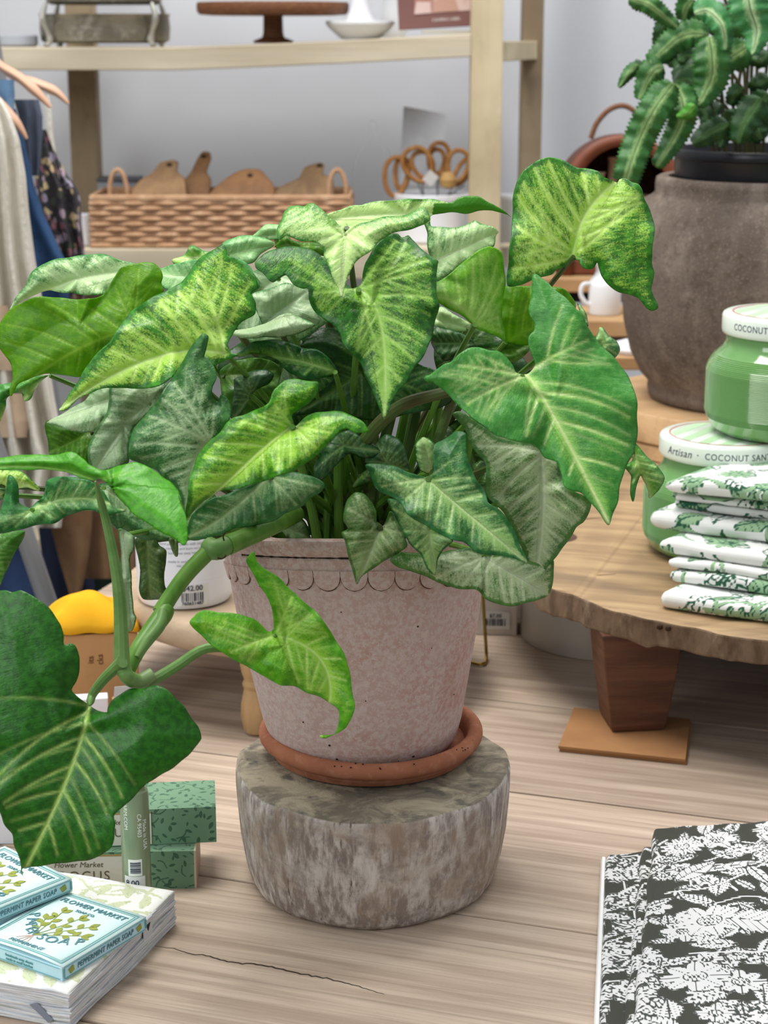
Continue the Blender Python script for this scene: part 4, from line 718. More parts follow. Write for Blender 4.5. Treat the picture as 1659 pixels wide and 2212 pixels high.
def fold_layer(c, f, b, Lf, Lb, h, ph, drop=0.0, ns=150, nb=64, tipr=.012):
    """one rounded layer of folded cloth: returns verts, faces, cloth uv"""
    f = np.array([f[0], f[1], 0.0]); f /= np.linalg.norm(f); b = np.array([b[0], b[1], 0.0]); b /= np.linalg.norm(b); V = []; UV = []; na = 16
    loop = []
    for i in range(nb): loop.append((Lb * (1 - i / nb), 0.0))                      # underside, back to front
    for i in range(na + 1): a = -math.pi / 2 - math.pi * i / na; loop.append((math.cos(a), .5 + .5 * math.sin(a) * 1.0, 1))
    for i in range(1, nb + 1): loop.append((Lb * i / nb, 1.0))
    for i in range(ns):
        s = Lf * i / (ns - 1); k = math.sqrt(max(.0, 1 - max(0, 1 - s / tipr) ** 2)) * .93 + .07; hh = h * k
        ar = 0
        for q in loop:
            if len(q) == 3: bx = q[0] * hh * .5 + hh * .1; z = q[1] * hh
            else: bx = q[0] + hh * .1; z = q[1] * hh
            wv = .10 * h * math.sin(s * 38 + ph) + .07 * h * math.sin(s * 75 + 2 * ph + bx * 30)
            p = np.array(c) + f * s + b * (bx + .0016 * math.sin(s * 50 + ph) + .006 * max(0, 1 - s / tipr) ** 2) + np.array([0, 0, (h - hh) * .35 + z + wv * (z / h if h else 0) * .7 - drop * s + .0])
            V.append(p); UV.append((s, (bx if z > hh * .5 else -bx - h)))
    m = len(loop); F = [(i * m + j, (i + 1) * m + j, (i + 1) * m + (j + 1) % m, i * m + (j + 1) % m) for i in range(ns - 1) for j in range(m)]
    F += [list(range(m)), [(ns - 1) * m + j for j in range(m)][::-1]]
    return V, F, np.array(UV)
def motifs_for(x0, x1, y0, y1, sp, kinds, r, L, Wd):
    out = []; P = []
    for _ in range(6000):
        p = (r.uniform(x0, x1), r.uniform(y0, y1))
        if all((p[0] - q[0]) ** 2 + (p[1] - q[1]) ** 2 > sp * sp for q in P): P.append(p)
        if len(P) > (x1 - x0) * (y1 - y0) / (sp * sp) * 1.1: break
    for p in P:
        k = r.choice(kinds); l = L * r.uniform(.7, 1.25)
        if k == 'flower': out.append((k, p[0], p[1], 0, l * .5, r.choice([6, 8, 11])))
        elif k == 'stem': out.append((k, p[0], p[1], r.uniform(0, 6.3), l * 2.2, l * .35))
        else: out.append((k, p[0], p[1], r.uniform(0, 6.3), l, l * Wd * r.uniform(.8, 1.2)))
    out.sort(key=lambda m: m[0] != 'stem'); return out
fd, bdv = (.875, -.48), (.62, .78)
def towel(name, layers, label, seed):
    r = random.Random(seed); V = []; F = []; U = []; T0 = None
    for li, (px, py, z, h, Lf, dr, tr) in enumerate(layers):
        c = at_z(px, py, z + h * .5); c[2] = z
        v, f, u = fold_layer(c, fd, bdv, Lf, .115, h, seed + li * 1.7, dr, tipr=tr); n = len(V); V += v; F += [[k + n for k in q] for q in f]; U.append(u + np.array([li * .31 + seed, li * .4]))
    U = np.vstack(U); mo = []
    for li in range(len(layers)): mo += motifs_for(li * .31 + seed - .02, li * .31 + seed + .26, li * .4 - .24, li * .4 + .22, .0205, ['leaf', 'oak', 'feather', 'stem', 'feather', 'stem', 'flower'], r, .036, .26)
    fl, ln = raster(U, mo, .00085)
    o = build(name, V, F, m_gt, None, loc=tuple(V[0]), angle=0, attrs={'fill': fl, 'line': ln, 'cuv': np.c_[U, np.zeros(len(U))]}); return tag(o, label, 'towel', 'green and white printed tea towels')
towel('tea_towel', [(1424, 1292, BZ1 + .001, .0160, .27, .0, .010), (1444, 1240, .1475, .0125, .27, .0, .012)], 'green leaf print tea towel lying on the board, bottom of the stack of three', 3)
towel('tea_towel', [(1440, 1213, .1605, .0085, .27, .0, .010), (1418, 1178, .1695, .0135, .27, .0, .018), (1399, 1118, .1835, .0190, .27, .0, .016)], 'green leaf print tea towel in the middle of the stack of three, jutting out left', 5)
towel('tea_towel', [(1450, 1086, .2030, .0085, .27, .0, .012), (1446, 1068, .2120, .0085, .27, .0, .012), (1433, 1046, .2212, .0150, .27, -.03, .022)], 'green leaf print tea towel on top of the stack, against the lower candle jar', 8)
# ---------------------------------------------------------------- dark printed towel on the table, front right
def flat_fold(cs, z0, z1, nu, nv, seed, slope=0.0, rnd=.004):
    """pillow-edged layer from corner quad cs (00, 10, 11, 01)"""
    cs = [np.array(p[:2], float) for p in cs]; V = []; UV = []; k = 0
    Lu = np.linalg.norm(cs[1] - cs[0]); Lv = np.linalg.norm(cs[3] - cs[0])
    for j in range(nv):
        for i in range(nu):
            u, v = i / (nu - 1), j / (nv - 1); p = cs[0] * (1 - u) * (1 - v) + cs[1] * u * (1 - v) + cs[2] * u * v + cs[3] * (1 - u) * v
            e = min(u * Lu, (1 - u) * Lu, v * Lv, (1 - v) * Lv); z = z0 + (z1 - z0) * math.sqrt(max(0, 1 - max(0, 1 - e / rnd) ** 2)) + .0008 * math.sin(u * 17 + seed + v * 9) * min(1, e / .02)
            V.append((p[0] + .0009 * math.sin(v * 31 + seed) * (1 - u), p[1] + .0009 * math.sin(u * 27 + seed) * (1 - v), z)); UV.append((u * Lu, v * Lv))
    F = [(j * nu + i, j * nu + i + 1, (j + 1) * nu + i + 1, (j + 1) * nu + i) for j in range(nv - 1) for i in range(nu - 1)]
    n = len(V); rim = [i for i in range(nu)] + [j * nu + nu - 1 for j in range(1, nv)] + [(nv - 1) * nu + i for i in range(nu - 2, -1, -1)] + [j * nu for j in range(nv - 2, 0, -1)]
    V += [(V[i][0], V[i][1], z0 - .0001) for i in rim]; UV += [UV[i] for i in rim]; m = len(rim)
    F += [(rim[(k + 1) % m], rim[k], n + k, n + (k + 1) % m) for k in range(m)] + [[n + k for k in range(m)][::-1]]
    return V, F, np.array(UV)
A0, A1 = at_z(1306, 1848, .006), at_z(1287, 2330, .006); B0, B1 = at_z(1412, 1792, .016), at_z(1352, 2330, .016)
br = at_z(1700, 1757, .016); right = np.array([.20, .015, 0]); dkV = []; dkF = []; dkU = []
for li, (cs, z0, z1, nu, nv) in enumerate((((A0, A0 + right * .75 + np.array([0, .032, 0]), A1 + right * 1.1, A1), .0004, .0075, 110, 190), ((at_z(1387, 1828, .011), at_z(1387, 1828, .011) + right * .8, at_z(1334, 2330, .011) + right, at_z(1334, 2330, .011)), .0072, .0120, 110, 190), ((B0, B0 + np.array([.155, .022, 0]), B1 + right, B1), .0118, .0190, 190, 210))):
    v, f, u = flat_fold([tuple(p) for p in cs], z0, z1, nu, nv, li + 1.3, rnd=.005); n = len(dkV); dkV += v; dkF += [[k + n for k in q] for q in f]; dkU.append(u + np.array([li * .5, 0]))
U = np.vstack(dkU); rr = random.Random(21); mo = []
hand = [('flower', .024, .045, 0, .0185, 13), ('stem', .012, .128, -.55, .12, .010), ('leaf', .055, .062, -.25, .045, .008), ('leaf', .04, .088, -.15, .050, .007), ('leaf', .075, .085, 1.2, .04, .007), ('leaf', .02, .110, -.9, .05, .009), ('oak', .085, .03, .3, .05, .018), ('flower', .045, .175, 0, .026, 9), ('oak', .055, .175, .2, .05, .02), ('flower', .13, .035, 0, .022, 7), ('flower', .12, .235, 0, .028, 11), ('oak', .10, .12, .4, .055, .022), ('leaf', .09, .19, 1.1, .045, .009), ('flower', .035, .26, 0, .022, 8), ('stem', .03, .225, -.2, .13, .01)]
for li in range(3):
    fillers = motifs_for(li * .5 - .01, li * .5 + .26, -.01, .36, .0115, ['leaf', 'leaf', 'oak', 'stem', 'oak', 'flower'], rr, .027, .24)
    hd = [(t_, x + li * .5, y, *rest) for (t_, x, y, *rest) in hand] if li == 2 else []
    mo += [m for m in fillers if all((m[1] - h[1]) ** 2 + (m[2] - h[2]) ** 2 > .015 ** 2 for h in hd)] + hd
fl, ln = raster(U, mo, .00065)
dko = build('printed_towel', dkV, dkF, m_dk, None, loc=tuple(dkV[0]), angle=0, attrs={'fill': fl, 'line': ln, 'cuv': np.c_[U, np.zeros(len(U))]})
tag(dko, 'folded dark charcoal towel with white floral print lying on the table, front right', 'towel')
sel = MB(); P = [A0 + (A1 - A0) * t for t in np.linspace(.01, 1, 60)]
sel.tube([np.array([p[0] - .0006, p[1], .0035 + .0006 * math.sin(k * .4)]) for k, p in enumerate(P)], .0022, 6, flat=1.5); so2 = sel.build('hem', mat('white_hem', 'e6e6e4', rough=.9), dko)
# ================================================================ left: napkins, paper soap, crocus boxes, tube, riser with white candle, gift box
def poly_top(corners, z): return [at_z(x, y, z) for x, y in corners]
def rectify(F, R, L):
    """right-angled footprint from a front corner, a right corner and a point on the left edge"""
    F, R, L = [np.array(p[:2]) for p in (F, R, L)]; e = R - F; w = np.linalg.norm(e); e /= w; n = np.array([-e[1], e[0]]); d = abs(np.dot(L - F, n)); return F, e, n, w, d
m_paper = cloth_mat('napkin_paper', 'f0f0ea', 'd2d8b4', 'a9b98a'); m_sheet = mat('napkin_edges', 'dcdee0', [('b9bdc2', 120, .45, .6, .7, (.3, .3, 6)), ('c9cfc0', 60, .5, .7, .5, (1, 1, 3))], rough=.7, bump=.0006, bscale=60, bstretch=(.4, .4, 12))
nF, nR = np.array([-.2115, 1.122]), np.array([-.157, 1.275]); e1 = (nR - nF) / np.linalg.norm(nR - nF); e2 = np.array([-e1[1], e1[0]]); NS_ = float(np.linalg.norm(nR - nF))
nap = empty('napkin_pack', (*(nF + (e1 + e2) * NS_ / 2), 0), 'square pack of folded paper napkins with pale leaf print, under the blue paper soap boxes', 'napkins')
rr = random.Random(4); NLAY = 15
for k in range(NLAY):
    z0 = .0004 + k * .0018; j = [rr.uniform(-.0009, .0009) for _ in range(4)]; a, b = j[0], j[1]; pts = []
    for (s, t) in [(x / 12, 0) for x in range(12)] + [(1, x / 12) for x in range(12)] + [(1 - x / 12, 1) for x in range(12)] + [(0, 1 - x / 12) for x in range(12)]:
        w = .0007 * math.sin(s * 9 + k * .8) + .0005 * math.sin(t * 13 + k); p = nF + e1 * (s * NS_ + a + w) + e2 * (t * NS_ + b + w); pts.append(p)
    V = [(p[0], p[1], z0 + .0006 * math.sin(i * .6 + k * .3)) for i, p in enumerate(pts)] + [(p[0], p[1], z0 + .0016 + .0006 * math.sin(i * .6 + k * .3)) for i, p in enumerate(pts)]; n = len(pts)
    build('napkin_fold', V, [list(range(n))[::-1], list(range(n, 2 * n))] + [(i, (i + 1) % n, n + (i + 1) % n, n + i) for i in range(n)], m_sheet, nap, smooth=False, bevel=.0003)
g = 110; V = []; U = []
for j in range(g):
    for i in range(g):
        s, t = i / (g - 1), j / (g - 1); p = nF + e1 * (s * NS_) + e2 * (t * NS_); e = min(s, 1 - s, t, 1 - t); V.append((p[0], p[1], .0282 + .0008 * math.sin(s * 8) * math.sin(t * 7 + 1) - .0016 * max(0, 1 - e / .03) ** 2)); U.append((s * NS_, t * NS_))
Fq = [(j * g + i, j * g + i + 1, (j + 1) * g + i + 1, (j + 1) * g + i) for j in range(g - 1) for i in range(g - 1)]
mo = motifs_for(0, NS_, 0, NS_, .014, ['leaf', 'leaf', 'stem'], random.Random(9), .024, .22); fl, ln = raster(np.array(U), mo, .0006)
build('printed_cover', V, Fq, m_paper, nap, angle=0, solid=.0003, attrs={'fill': fl, 'line': ln * .6, 'cuv': np.c_[np.array(U), np.zeros(len(U))]})
ta = at_y(98, 2165, 1.128); tb_ = at_y(118, 2192, 1.1225)
fe = lambda t, z: np.array([*(nF + e2 * t - e1 * .0006), z])
MB().slab([fe(.030, .014), fe(.024, .0165), fe(.012, .006), fe(.016, .003)], -np.array([*e1, 0]) * .0006).build('tape_tab', mat('grey_tape', '7f8796', rough=.4), nap, smooth=False)
re = lambda t, z: np.array([*(nF + e1 * t - e2 * .0007), z])
MB().slab([re(.108, .011), re(.122, .011), re(.122, .027), re(.108, .027)], -np.array([*e2, 0]) * .0005).build('price_sticker', mat('clear_sticker', 'c9ccd0', rough=.5), nap, smooth=False)
MB().slab([re(.112, .0235), re(.1185, .0235), re(.115, .018)], -np.array([*e2, 0]) * .0008).build('printed_arrow', mat('black_ink', '1c1c1e', rough=.6), nap, smooth=False)
# paper soap boxes
m_soap = mat('pale_aqua_card', 'd8f2f0', rough=.55, spec=.3); m_soaps = mat('aqua_side_card', 'bde2ee', rough=.55); m_teal = mat('teal_print', '6aa8a8', rough=.6); m_olive = mat('olive_leaf_print', '8f9a3c', [('a8ae58', 200, .4, .6, .6)], rough=.6); m_tealt = mat('dark_teal_lettering', '5f8c94', rough=.6); m_pink = mat('pink_print', 'e2b8a8', rough=.6)
def soap_box(F, R, Ld, z0, h, label, lid=True, detail=True, seed=0):
    F0 = np.array(F[:2]); e = np.array(R[:2]) - F0; w = np.linalg.norm(e); e /= w; n = np.array([-e[1], e[0]]); d = Ld; S = empty('paper_soap_box', (F0[0], F0[1], z0), label, 'soap box', 'pale aqua paper soap boxes')
    P3 = lambda s, t, z: np.array([*(F0 + e * s + n * t), z]); z1 = z0 + h
    MB().prism([P3(0, 0, 0)[:2], P3(w, 0, 0)[:2], P3(w, d, 0)[:2], P3(0, d, 0)[:2]], z0, z1 - .0006).build('box_body', m_soaps, S, smooth=False, bevel=.0006)
    # lid card, slightly sprung at the opening end
    K = 14; V = []
    for i in range(K + 1):
        s = i / K; lift = .0026 * max(0, 1 - s / .55) ** 1.5
        for t in (0, .25, .5, .75, 1): V.append(P3(.0006 + s * (w - .001), t * d, z1 + lift * math.sin(math.pi * t) ** .7 - .0004))
    zt = lambda s, t: z1 + .0026 * max(0, 1 - s / w / .55) ** 1.5 * math.sin(math.pi * min(1, max(0, t / d))) ** .7
    build('lid_flap', V, [(i * 5 + j, i * 5 + 5 + j, i * 5 + 6 + j, i * 5 + 1 + j) for i in range(K) for j in range(4)], m_soap, S, solid=.0006, angle=0)
    if not detail: return S
    ex, nx = np.array([*e, 0]), np.array([*n, 0]); up = np.array([0, 0, 1.0])
    # top print: reading direction runs from the far corner to the right corner (-n), up is +e
    def top(s, t): return P3(s, t, zt(s, t) + .0002)
    def top_poly(pts, nm, m): MB().slab([top(*p) for p in pts], up * .0002).build(nm, m, S, smooth=False)
    for off, wd in ((.0035, .0005), (.0055, .0003)):
        for a, b in (((off, off), (w - off, off)), ((w - off, off), (w - off, d - off)), ((w - off, d - off), (off, d - off)), ((off, d - off), (off, off))):
            k = 10; q = [top(a[0] + (b[0] - a[0]) * i / k, a[1] + (b[1] - a[1]) * i / k) for i in range(k + 1)]; MB().tube(q, wd, 5, flat=.3).build('border_line', m_teal, S)
    TM = lambda s, t, rot=0: frame(tuple(top(s, t) + up * .0002), -nx * math.cos(rot) + ex * math.sin(rot), ex * math.cos(rot) + nx * math.sin(rot))
    text('FLOWER MARKET', d * .095, TM(w * .86, d * .5), m_tealt, S, 'lettering', shear=.15, fit=d * .78); text('SOAP CO.', d * .052, TM(w * .765, d * .5), m_tealt, S, 'lettering')
    text('PEPPERMINT', d * .062, TM(w * .10, d * .52), m_tealt, S, 'lettering', shear=.15, fit=d * .40)
    for i, (ch, s, t, r) in enumerate((('P', .53, .88, -.7), ('A', .455, .82, -.6), ('P', .385, .765, -.5), ('E', .325, .70, -.35), ('R', .285, .625, -.2))): text(ch, d * .15, TM(w * s, d * t, r), m_tealt, S, 'lettering')
    for i, (ch, s, t, r) in enumerate((('S', .265, .51, -.1), ('O', .27, .40, .12), ('A', .31, .28, .25), ('P', .37, .17, .4))): text(ch, d * .16, TM(w * s, d * t, r), m_tealt, S, 'lettering')
    # sprig
    o = np.array([w * .26, d * .60])
    for (ds, dt) in ((.42, .10), (.40, -.12), (.26, .14), (.20, -.36), (.34, -.30)):
        q = [top(*(o + np.array([w * ds, d * dt]) * u)) for u in np.linspace(0, 1, 8)]; MB().tube(q, .00035, 5, flat=.4).build('sprig_stem', m_olive, S)
        for u, sd in ((.4, 1), (.6, -1), (.8, 1), (1.0, -1), (1.02, .2)):
            c = o + np.array([w * ds, d * dt]) * u; a = math.atan2(d * dt, w * ds) + sd * .8; L_, W_ = .0085, .0024
            top_poly([tuple(c + np.array([math.cos(a), math.sin(a)]) * L_ * x + np.array([-math.sin(a), math.cos(a)]) * W_ * math.sin(math.pi * x) * g_) for x, g_ in [(0, 1), (.25, 1), (.5, 1), (.75, 1), (1, 1), (.75, -1), (.5, -1), (.25, -1)]], 'printed_leaf', m_olive)
    for ds, dt in ((-.12, .05), (-.14, .0), (-.12, -.05), (-.10, .1)):
        q = [top(*(o + np.array([w * ds, d * dt]) * u)) for u in np.linspace(0, 1, 6)]; MB().tube(q, .0004, 5, flat=.4).build('ribbon_tail', m_pink, S)
    # sides
    SM = frame(tuple(P3(w * .5, -.0004, z0 + h * .5)), ex, up); text('PEPPERMINT PAPER SOAP', h * .62, SM, m_tealt, S, 'lettering', shear=.15, space=1.1, fit=w * .66)
    for a in (.02, .985): MB().slab([P3(w * a - .0008, -.0003, z0 + h * .2), P3(w * a + .0008, -.0003, z0 + h * .2), P3(w * a + .0008, -.0003, z0 + h * .8), P3(w * a - .0008, -.0003, z0 + h * .8)], -nx * .0003).build('side_corner', m_teal, S, smooth=False)
    for a in (.09, .89): MB().slab([P3(w * a, -.0003, z0 + h * .25), P3(w * a + .004, -.0003, z0 + h * .4), P3(w * a + .003, -.0003, z0 + h * .75), P3(w * a - .002, -.0003, z0 + h * .6)], -nx * .0003).build('side_leaf', m_olive, S, smooth=False)
    for zz in (.12, .86):
        MB().tube([P3(.002, -.0003, z0 + h * zz), P3(w - .002, -.0003, z0 + h * zz)], .00025, 5).build('border_line', m_teal, S); MB().tube([P3(-.0003, .002, z0 + h * zz), P3(-.0003, d - .002, z0 + h * zz)], .00025, 5).build('border_line', m_teal, S)
    EM = frame(tuple(P3(-.0004, d * .5, z0 + h * .56)), -nx, up); text('handmade soap sheets', h * .26, EM, m_teal, S, 'lettering'); EM2 = frame(tuple(P3(-.0004, d * .5, z0 + h * .30)), -nx, up); text('made in small batches', h * .26, EM2, m_teal, S, 'lettering')
    return S
zs = .0288
soap_box(at_z(135, 2121, zs), at_z(317, 2009, zs), .078, zs, .0108, 'pale aqua paper soap box with olive sprig, nearest one, lying on the napkins')
soap_box(at_z(-60, 2048, zs), at_z(152, 1945, zs), .080, zs, .0098, 'pale aqua paper soap box lying under the other one, at the left on the napkins', detail=False)
soap_box(at_z(-55, 2016, zs + .0102), at_z(157, 1929, zs + .0102), .082, zs + .0114, .0108, 'pale aqua paper soap box on top of another, touched by the large hanging leaf')
# crocus soap boxes
m_crg = cloth_mat('green_floral_card', '74987a', '7fa486', '2f5540'); m_lab = mat('cream_label', 'd9d6c8', rough=.6); m_gold = mat('gold_band', 'a08a54', rough=.4); m_ink2 = mat('brown_ink', '6d6450', rough=.6); m_clear = mat('clear_sleeve', 'e8e0d6', rough=.1, alpha=.35)
def crocus(cx, cy, z0, rz, wd, dp, h, label, seed):
    B = empty('boxed_soap', (cx, cy, z0), label, 'soap', 'green floral boxed soaps'); R = Matrix.Rotation(rz, 2); W3 = lambda x, y, z: np.array([*(np.array([cx, cy]) + np.array(R @ Vector((x, y)))), z0 + z])
    V = []; F = []; U = []; nx_, nz_ = 90, 26
    def patch(o, a, b, na, nb, uo):
        n = len(V)
        for j in range(nb + 1):
            for i in range(na + 1): V.append(o + a * i / na + b * j / nb); U.append((uo + np.linalg.norm(a) * i / na, np.linalg.norm(b) * j / nb))
        for j in range(nb):
            for i in range(na): F.append((n + j * (na + 1) + i, n + j * (na + 1) + i + 1, n + (j + 1) * (na + 1) + i + 1, n + (j + 1) * (na + 1) + i))
    o = W3(-wd / 2, -dp / 2, 0); ax = W3(wd / 2, -dp / 2, 0) - o; ay = W3(-wd / 2, dp / 2, 0) - o; az = np.array([0, 0, h])
    patch(o, ax, az, 300, 72, 0); patch(o + az, ax, ay, 260, 90, .2); patch(o + ax, ay, az, 40, 26, .4); patch(o + ay, -ay, az, 40, 26, .6); patch(o + ay + ax, -ax, az, 20, 6, .8); patch(o + ay, ax, -ay, 20, 8, 1.0)
    mo = motifs_for(0, 1.1, 0, .06, .0052, ['leaf', 'leaf', 'leaf', 'stem'], random.Random(seed), .0056, .26); fl, ln = raster(np.array(U), mo, .00030); ln = np.maximum(ln * .5, fl * .62)
    build('box_card', V, F, m_crg, B, smooth=False, attrs={'fill': fl * 0, 'line': ln, 'cuv': np.c_[np.array(U), np.zeros(len(U))]})
    f0 = -dp / 2 - .0003; x0, x1 = -wd / 2 + .004, wd * .12
    MB().slab([W3(x0, f0, .001), W3(x1, f0, .001), W3(x1, f0, h * .90), W3(x0, f0, h * .90)], np.array([*(R @ Vector((0, -.0004))), 0])).build('label', m_lab, B, smooth=False)
    MB().slab([W3(x0, f0, h * .90), W3(x1, f0, h * .90), W3(x1, f0, h * .94), W3(x0, f0, h * .94)], np.array([*(R @ Vector((0, -.0006))), 0])).build('gold_band', m_gold, B, smooth=False)
    ex = W3(1, 0, 0) - W3(0, 0, 0); mx = (x0 + x1) / 2
    text('CROCUS', h * .34, frame(tuple(W3(mx, f0 - .0005, h * .38)), ex, (0, 0, 1)), m_ink2, B, space=1.2); text('Flower Market', h * .20, frame(tuple(W3(mx, f0 - .0005, h * .68)), ex, (0, 0, 1)), m_ink2, B, shear=.2)
    if seed == 1:
        MB().slab([W3(wd / 2, -dp / 2, 0), W3(wd / 2, dp / 2, 0), W3(wd / 2, dp / 2, h), W3(wd / 2, -dp / 2, h)], ex * .0015).build('box_end', mat('cream_end', 'c4ae98', rough=.5), B, smooth=False)
    return B
crocus(-.2165, 1.360, 0, math.radians(2), .1335, .052, .0318, 'green floral boxed soap with cream label, lower of the two, standing behind the napkins', 1)
crocus(-.2015, 1.372, .0322, math.radians(6), .1335, .054, .0300, 'green floral boxed soap with cream label, stacked on top of the other', 2)
tx, ty = -.1893, 1.3040
tube = empty('roll_on_tube', (tx, ty, 0), 'tall clear olive glass roll-on tube standing before the green boxed soaps', 'tube')
m_tb = mat('olive_glass', '7e9270', [('93a585', 12, .4, .6, .5, (1, 1, .2))], rough=.12, spec=.6, coat=.5); m_wt = mat('white_print', 'eef2ec', rough=.5)
MB().lathe([(.001, .0), (.0095, 0), (.0108, .001), (.0111, .003), (.0111, .094), (.0104, .097), (.0085, .0985), (.0085, .106), (.001, .106)], (tx, ty, 0), 40).build('glass_tube', m_tb, tube)
def wrap_patch(cx, cy, r, a0, a1, z0, z1, m, nm, par, n=14):
    V = []; F = []
    for i in range(n + 1):
        a = a0 + (a1 - a0) * i / n
        for rr_ in (r, r + .0003):
            V += [(cx + rr_ * math.cos(a), cy + rr_ * math.sin(a), z0), (cx + rr_ * math.cos(a), cy + rr_ * math.sin(a), z1)]
    for i in range(n):
        k = i * 4; F += [(k + 2, k + 6, k + 7, k + 3), (k, k + 1, k + 5, k + 4), (k + 1, k + 3, k + 7, k + 5), (k, k + 4, k + 6, k + 2)]
    F += [(0, 2, 3, 1), (4 * n, 4 * n + 1, 4 * n + 3, 4 * n + 2)]
    return build(nm, V, F, m, par)
wrap_patch(tx, ty, .01115, -2.35, -.85, .0185, .0305, m_wt, 'price_label', tube); bl_ = wrap_patch(tx, ty, .01115, -2.0, -1.05, .031, .0445, m_wt, 'barcode_label', tube)
for k, z in enumerate((.0335, .0345, .0357, .0365, .038, .0392, .0405, .0415)): wrap_patch(tx, ty, .01150, -1.85, -1.15, z, z + (.0007 if k % 2 else .0004), m_navy, 'barcode_bar', bl_)
text('8.00', .0062, None, m_navy, tube, wrap=((tx, ty, .0252), .0115, -1.75), depth=.0001)
for a, s, z in ((-2.1, 'FARM.COM', .080), (-1.15, 'CA 95403', .072), (-.75, 'Made in USA', .064)):
    c = (tx + .01118 * math.cos(a), ty + .01118 * math.sin(a), z); text(s, .0046, frame(c, (0, 0, -1), (-math.sin(a), math.cos(a), 0)), m_wt, tube, depth=.00008)
# white carton behind the big leaf
m_wbox = mat('white_card', 'e6e6ee', rough=.6)
wbx = MB().box((-.352, 1.47, .06), (.15, .11, .12), math.radians(4)).build('white_carton', m_wbox, None, loc=(-.352, 1.47, 0), smooth=False, bevel=.001); tag(wbx, 'plain white carton on the table, mostly hidden behind the largest hanging leaf', 'box')
# ---------------------------------------------------------------- left round riser with turned legs, white candle
m_rl = wood_mat('pale_riser_wood', ('b09a80', 'c6b094', '9a846c', '7d684f'), rot=.3, scale=3.0, grain=(1, 6, 6), rough=.6); m_tl = mat('turned_leg_wood', 'b5946a', [('9b7a52', 20, .4, .65, .6, (3, 3, .5)), ('c9ae86', 30, .5, .7, .5, (3, 3, .4))], rough=.6, bump=.0006, bscale=60, bstretch=(2, 2, .4))
RX, RY = -.088, 1.832
rl = empty('round_footed_riser', (RX, RY, 0), 'low round pale wood riser on turned feet, behind the terracotta pot at left', 'riser')
b = MB().lathe([(.001, .078), (.176, .078), (.182, .081), (.1845, .090), (.1835, .100), (.180, .106), (.174, .108), (.001, .108)], (RX, RY, 0), 96); b.build('riser_top', m_rl, rl, attrs={'plank': [.2] * len(b.v)}, angle=50)
for (x, y) in ((-.121, 1.672), (.0, 1.97), (-.2, 1.95), (.04, 1.70)):
    MB().lathe([(.001, 0), (.010, 0), (.0135, .003), (.0165, .018), (.0160, .030), (.0135, .042), (.0128, .046), (.0140, .048), (.0145, .0505), (.0132, .053), (.0125, .055), (.0150, .062), (.0165, .070), (.0165, .078), (.001, .078)], (x, y, 0), 32).build('turned_foot', m_tl, rl)
m_white = mat('white_ceramic', 'e6e8ee', rough=.35, spec=.4); m_grey = mat('grey_lettering', '9aa0a8', rough=.6)
kx, ky_, kr = -.198, 1.762, .0472
wc = empty('white_candle', (kx, ky_, .108), 'white candle vessel with price barcode sticker, standing on the round footed riser', 'candle')
MB().lathe([(.001, .1083), (.040, .1083), (.0448, .110), (.0468, .1145), (kr, .121), (kr, .1370), (kr - .0003, .1373), (kr, .1376), (kr, .195), (.0462, .199), (.044, .2005), (.041, .199), (.040, .19), (.001, .188)], (kx, ky_, 0), 72).build('vessel', m_white, wc, angle=40)
stk = wrap_patch(kx, ky_, kr + .0001, -1.62, -.97, .1135, .1350, mat('sticker', 'dcdcd8', rough=.5), 'price_sticker', wc)
text('$42.00', .0075, None, m_navy, stk, wrap=((kx, ky_, .1312), kr + .0006, -1.30)); rb = random.Random(2); a = -1.53
while a < -1.08:
    w = rb.choice((.008, .015, .026)); wrap_patch(kx, ky_, kr + .0005, a, a + w, .1185, .1268, m_navy, 'barcode_bar', stk, 2); a += w + rb.choice((.012, .02, .03))
text('760651487', .0048, None, m_navy, stk, wrap=((kx, ky_, .1160), kr + .0006, -1.30))
for z, s in ((.176, 'hand poured candle with soy wax'), (.1715, 'keep wick trimmed and burn on a safe surface'), (.167, 'burn time sixty hours'), (.1585, 'made in small batches'), (.1545, 'net weight')): text(s, .0036, None, m_grey, wc, wrap=((kx, ky_, z), kr + .0003, -1.45), depth=.00005)
wc2 = MB().lathe([(.001, .1083), (.036, .1083), (.0405, .110), (.0425, .115), (.0425, .19), (.040, .194), (.037, .192), (.001, .19)], (-.100, 1.845, 0), 64).build('white_candle', m_white, None, loc=(-.1, 1.845, .108), angle=40); tag(wc2, 'plain white candle vessel on the footed riser, mostly hidden behind the terracotta pot', 'candle')
# kraft gift box, yellow cloth, white paper, price tag
m_kraft = mat('kraft_card', 'b98d5e', [('a87d50', 30, .45, .65, .4)], rough=.8); m_yel = mat('yellow_cloth', 'e8ae2a', [('dc9c1e', 14, .4, .65, .5)], rough=.9, spec=.1)
gx, gy = -.288, 1.742
gb = empty('kraft_box', (gx, gy, 0), 'brown kraft cardboard box on the table behind the hanging leaf, under the yellow cloth', 'box')
MB().box((gx, gy, .043), (.088, .06, .086), math.radians(8)).build('box_body', m_kraft, gb, smooth=False, bevel=.001)
fr = lambda u, z: np.array([gx + math.cos(.14) * u + math.sin(.14) * .0304, gy + math.sin(.14) * u - math.cos(.14) * .0304, z])
for u, s in ((-.002, 'its'), (.007, 'cks')): text(s, .0085, frame(tuple(fr(u, .060)), (0, 0, 1), (-math.cos(.14), -math.sin(.14), 0)), mat('brown_print', '6a4526', rough=.7), gb)
V = []; K = 40
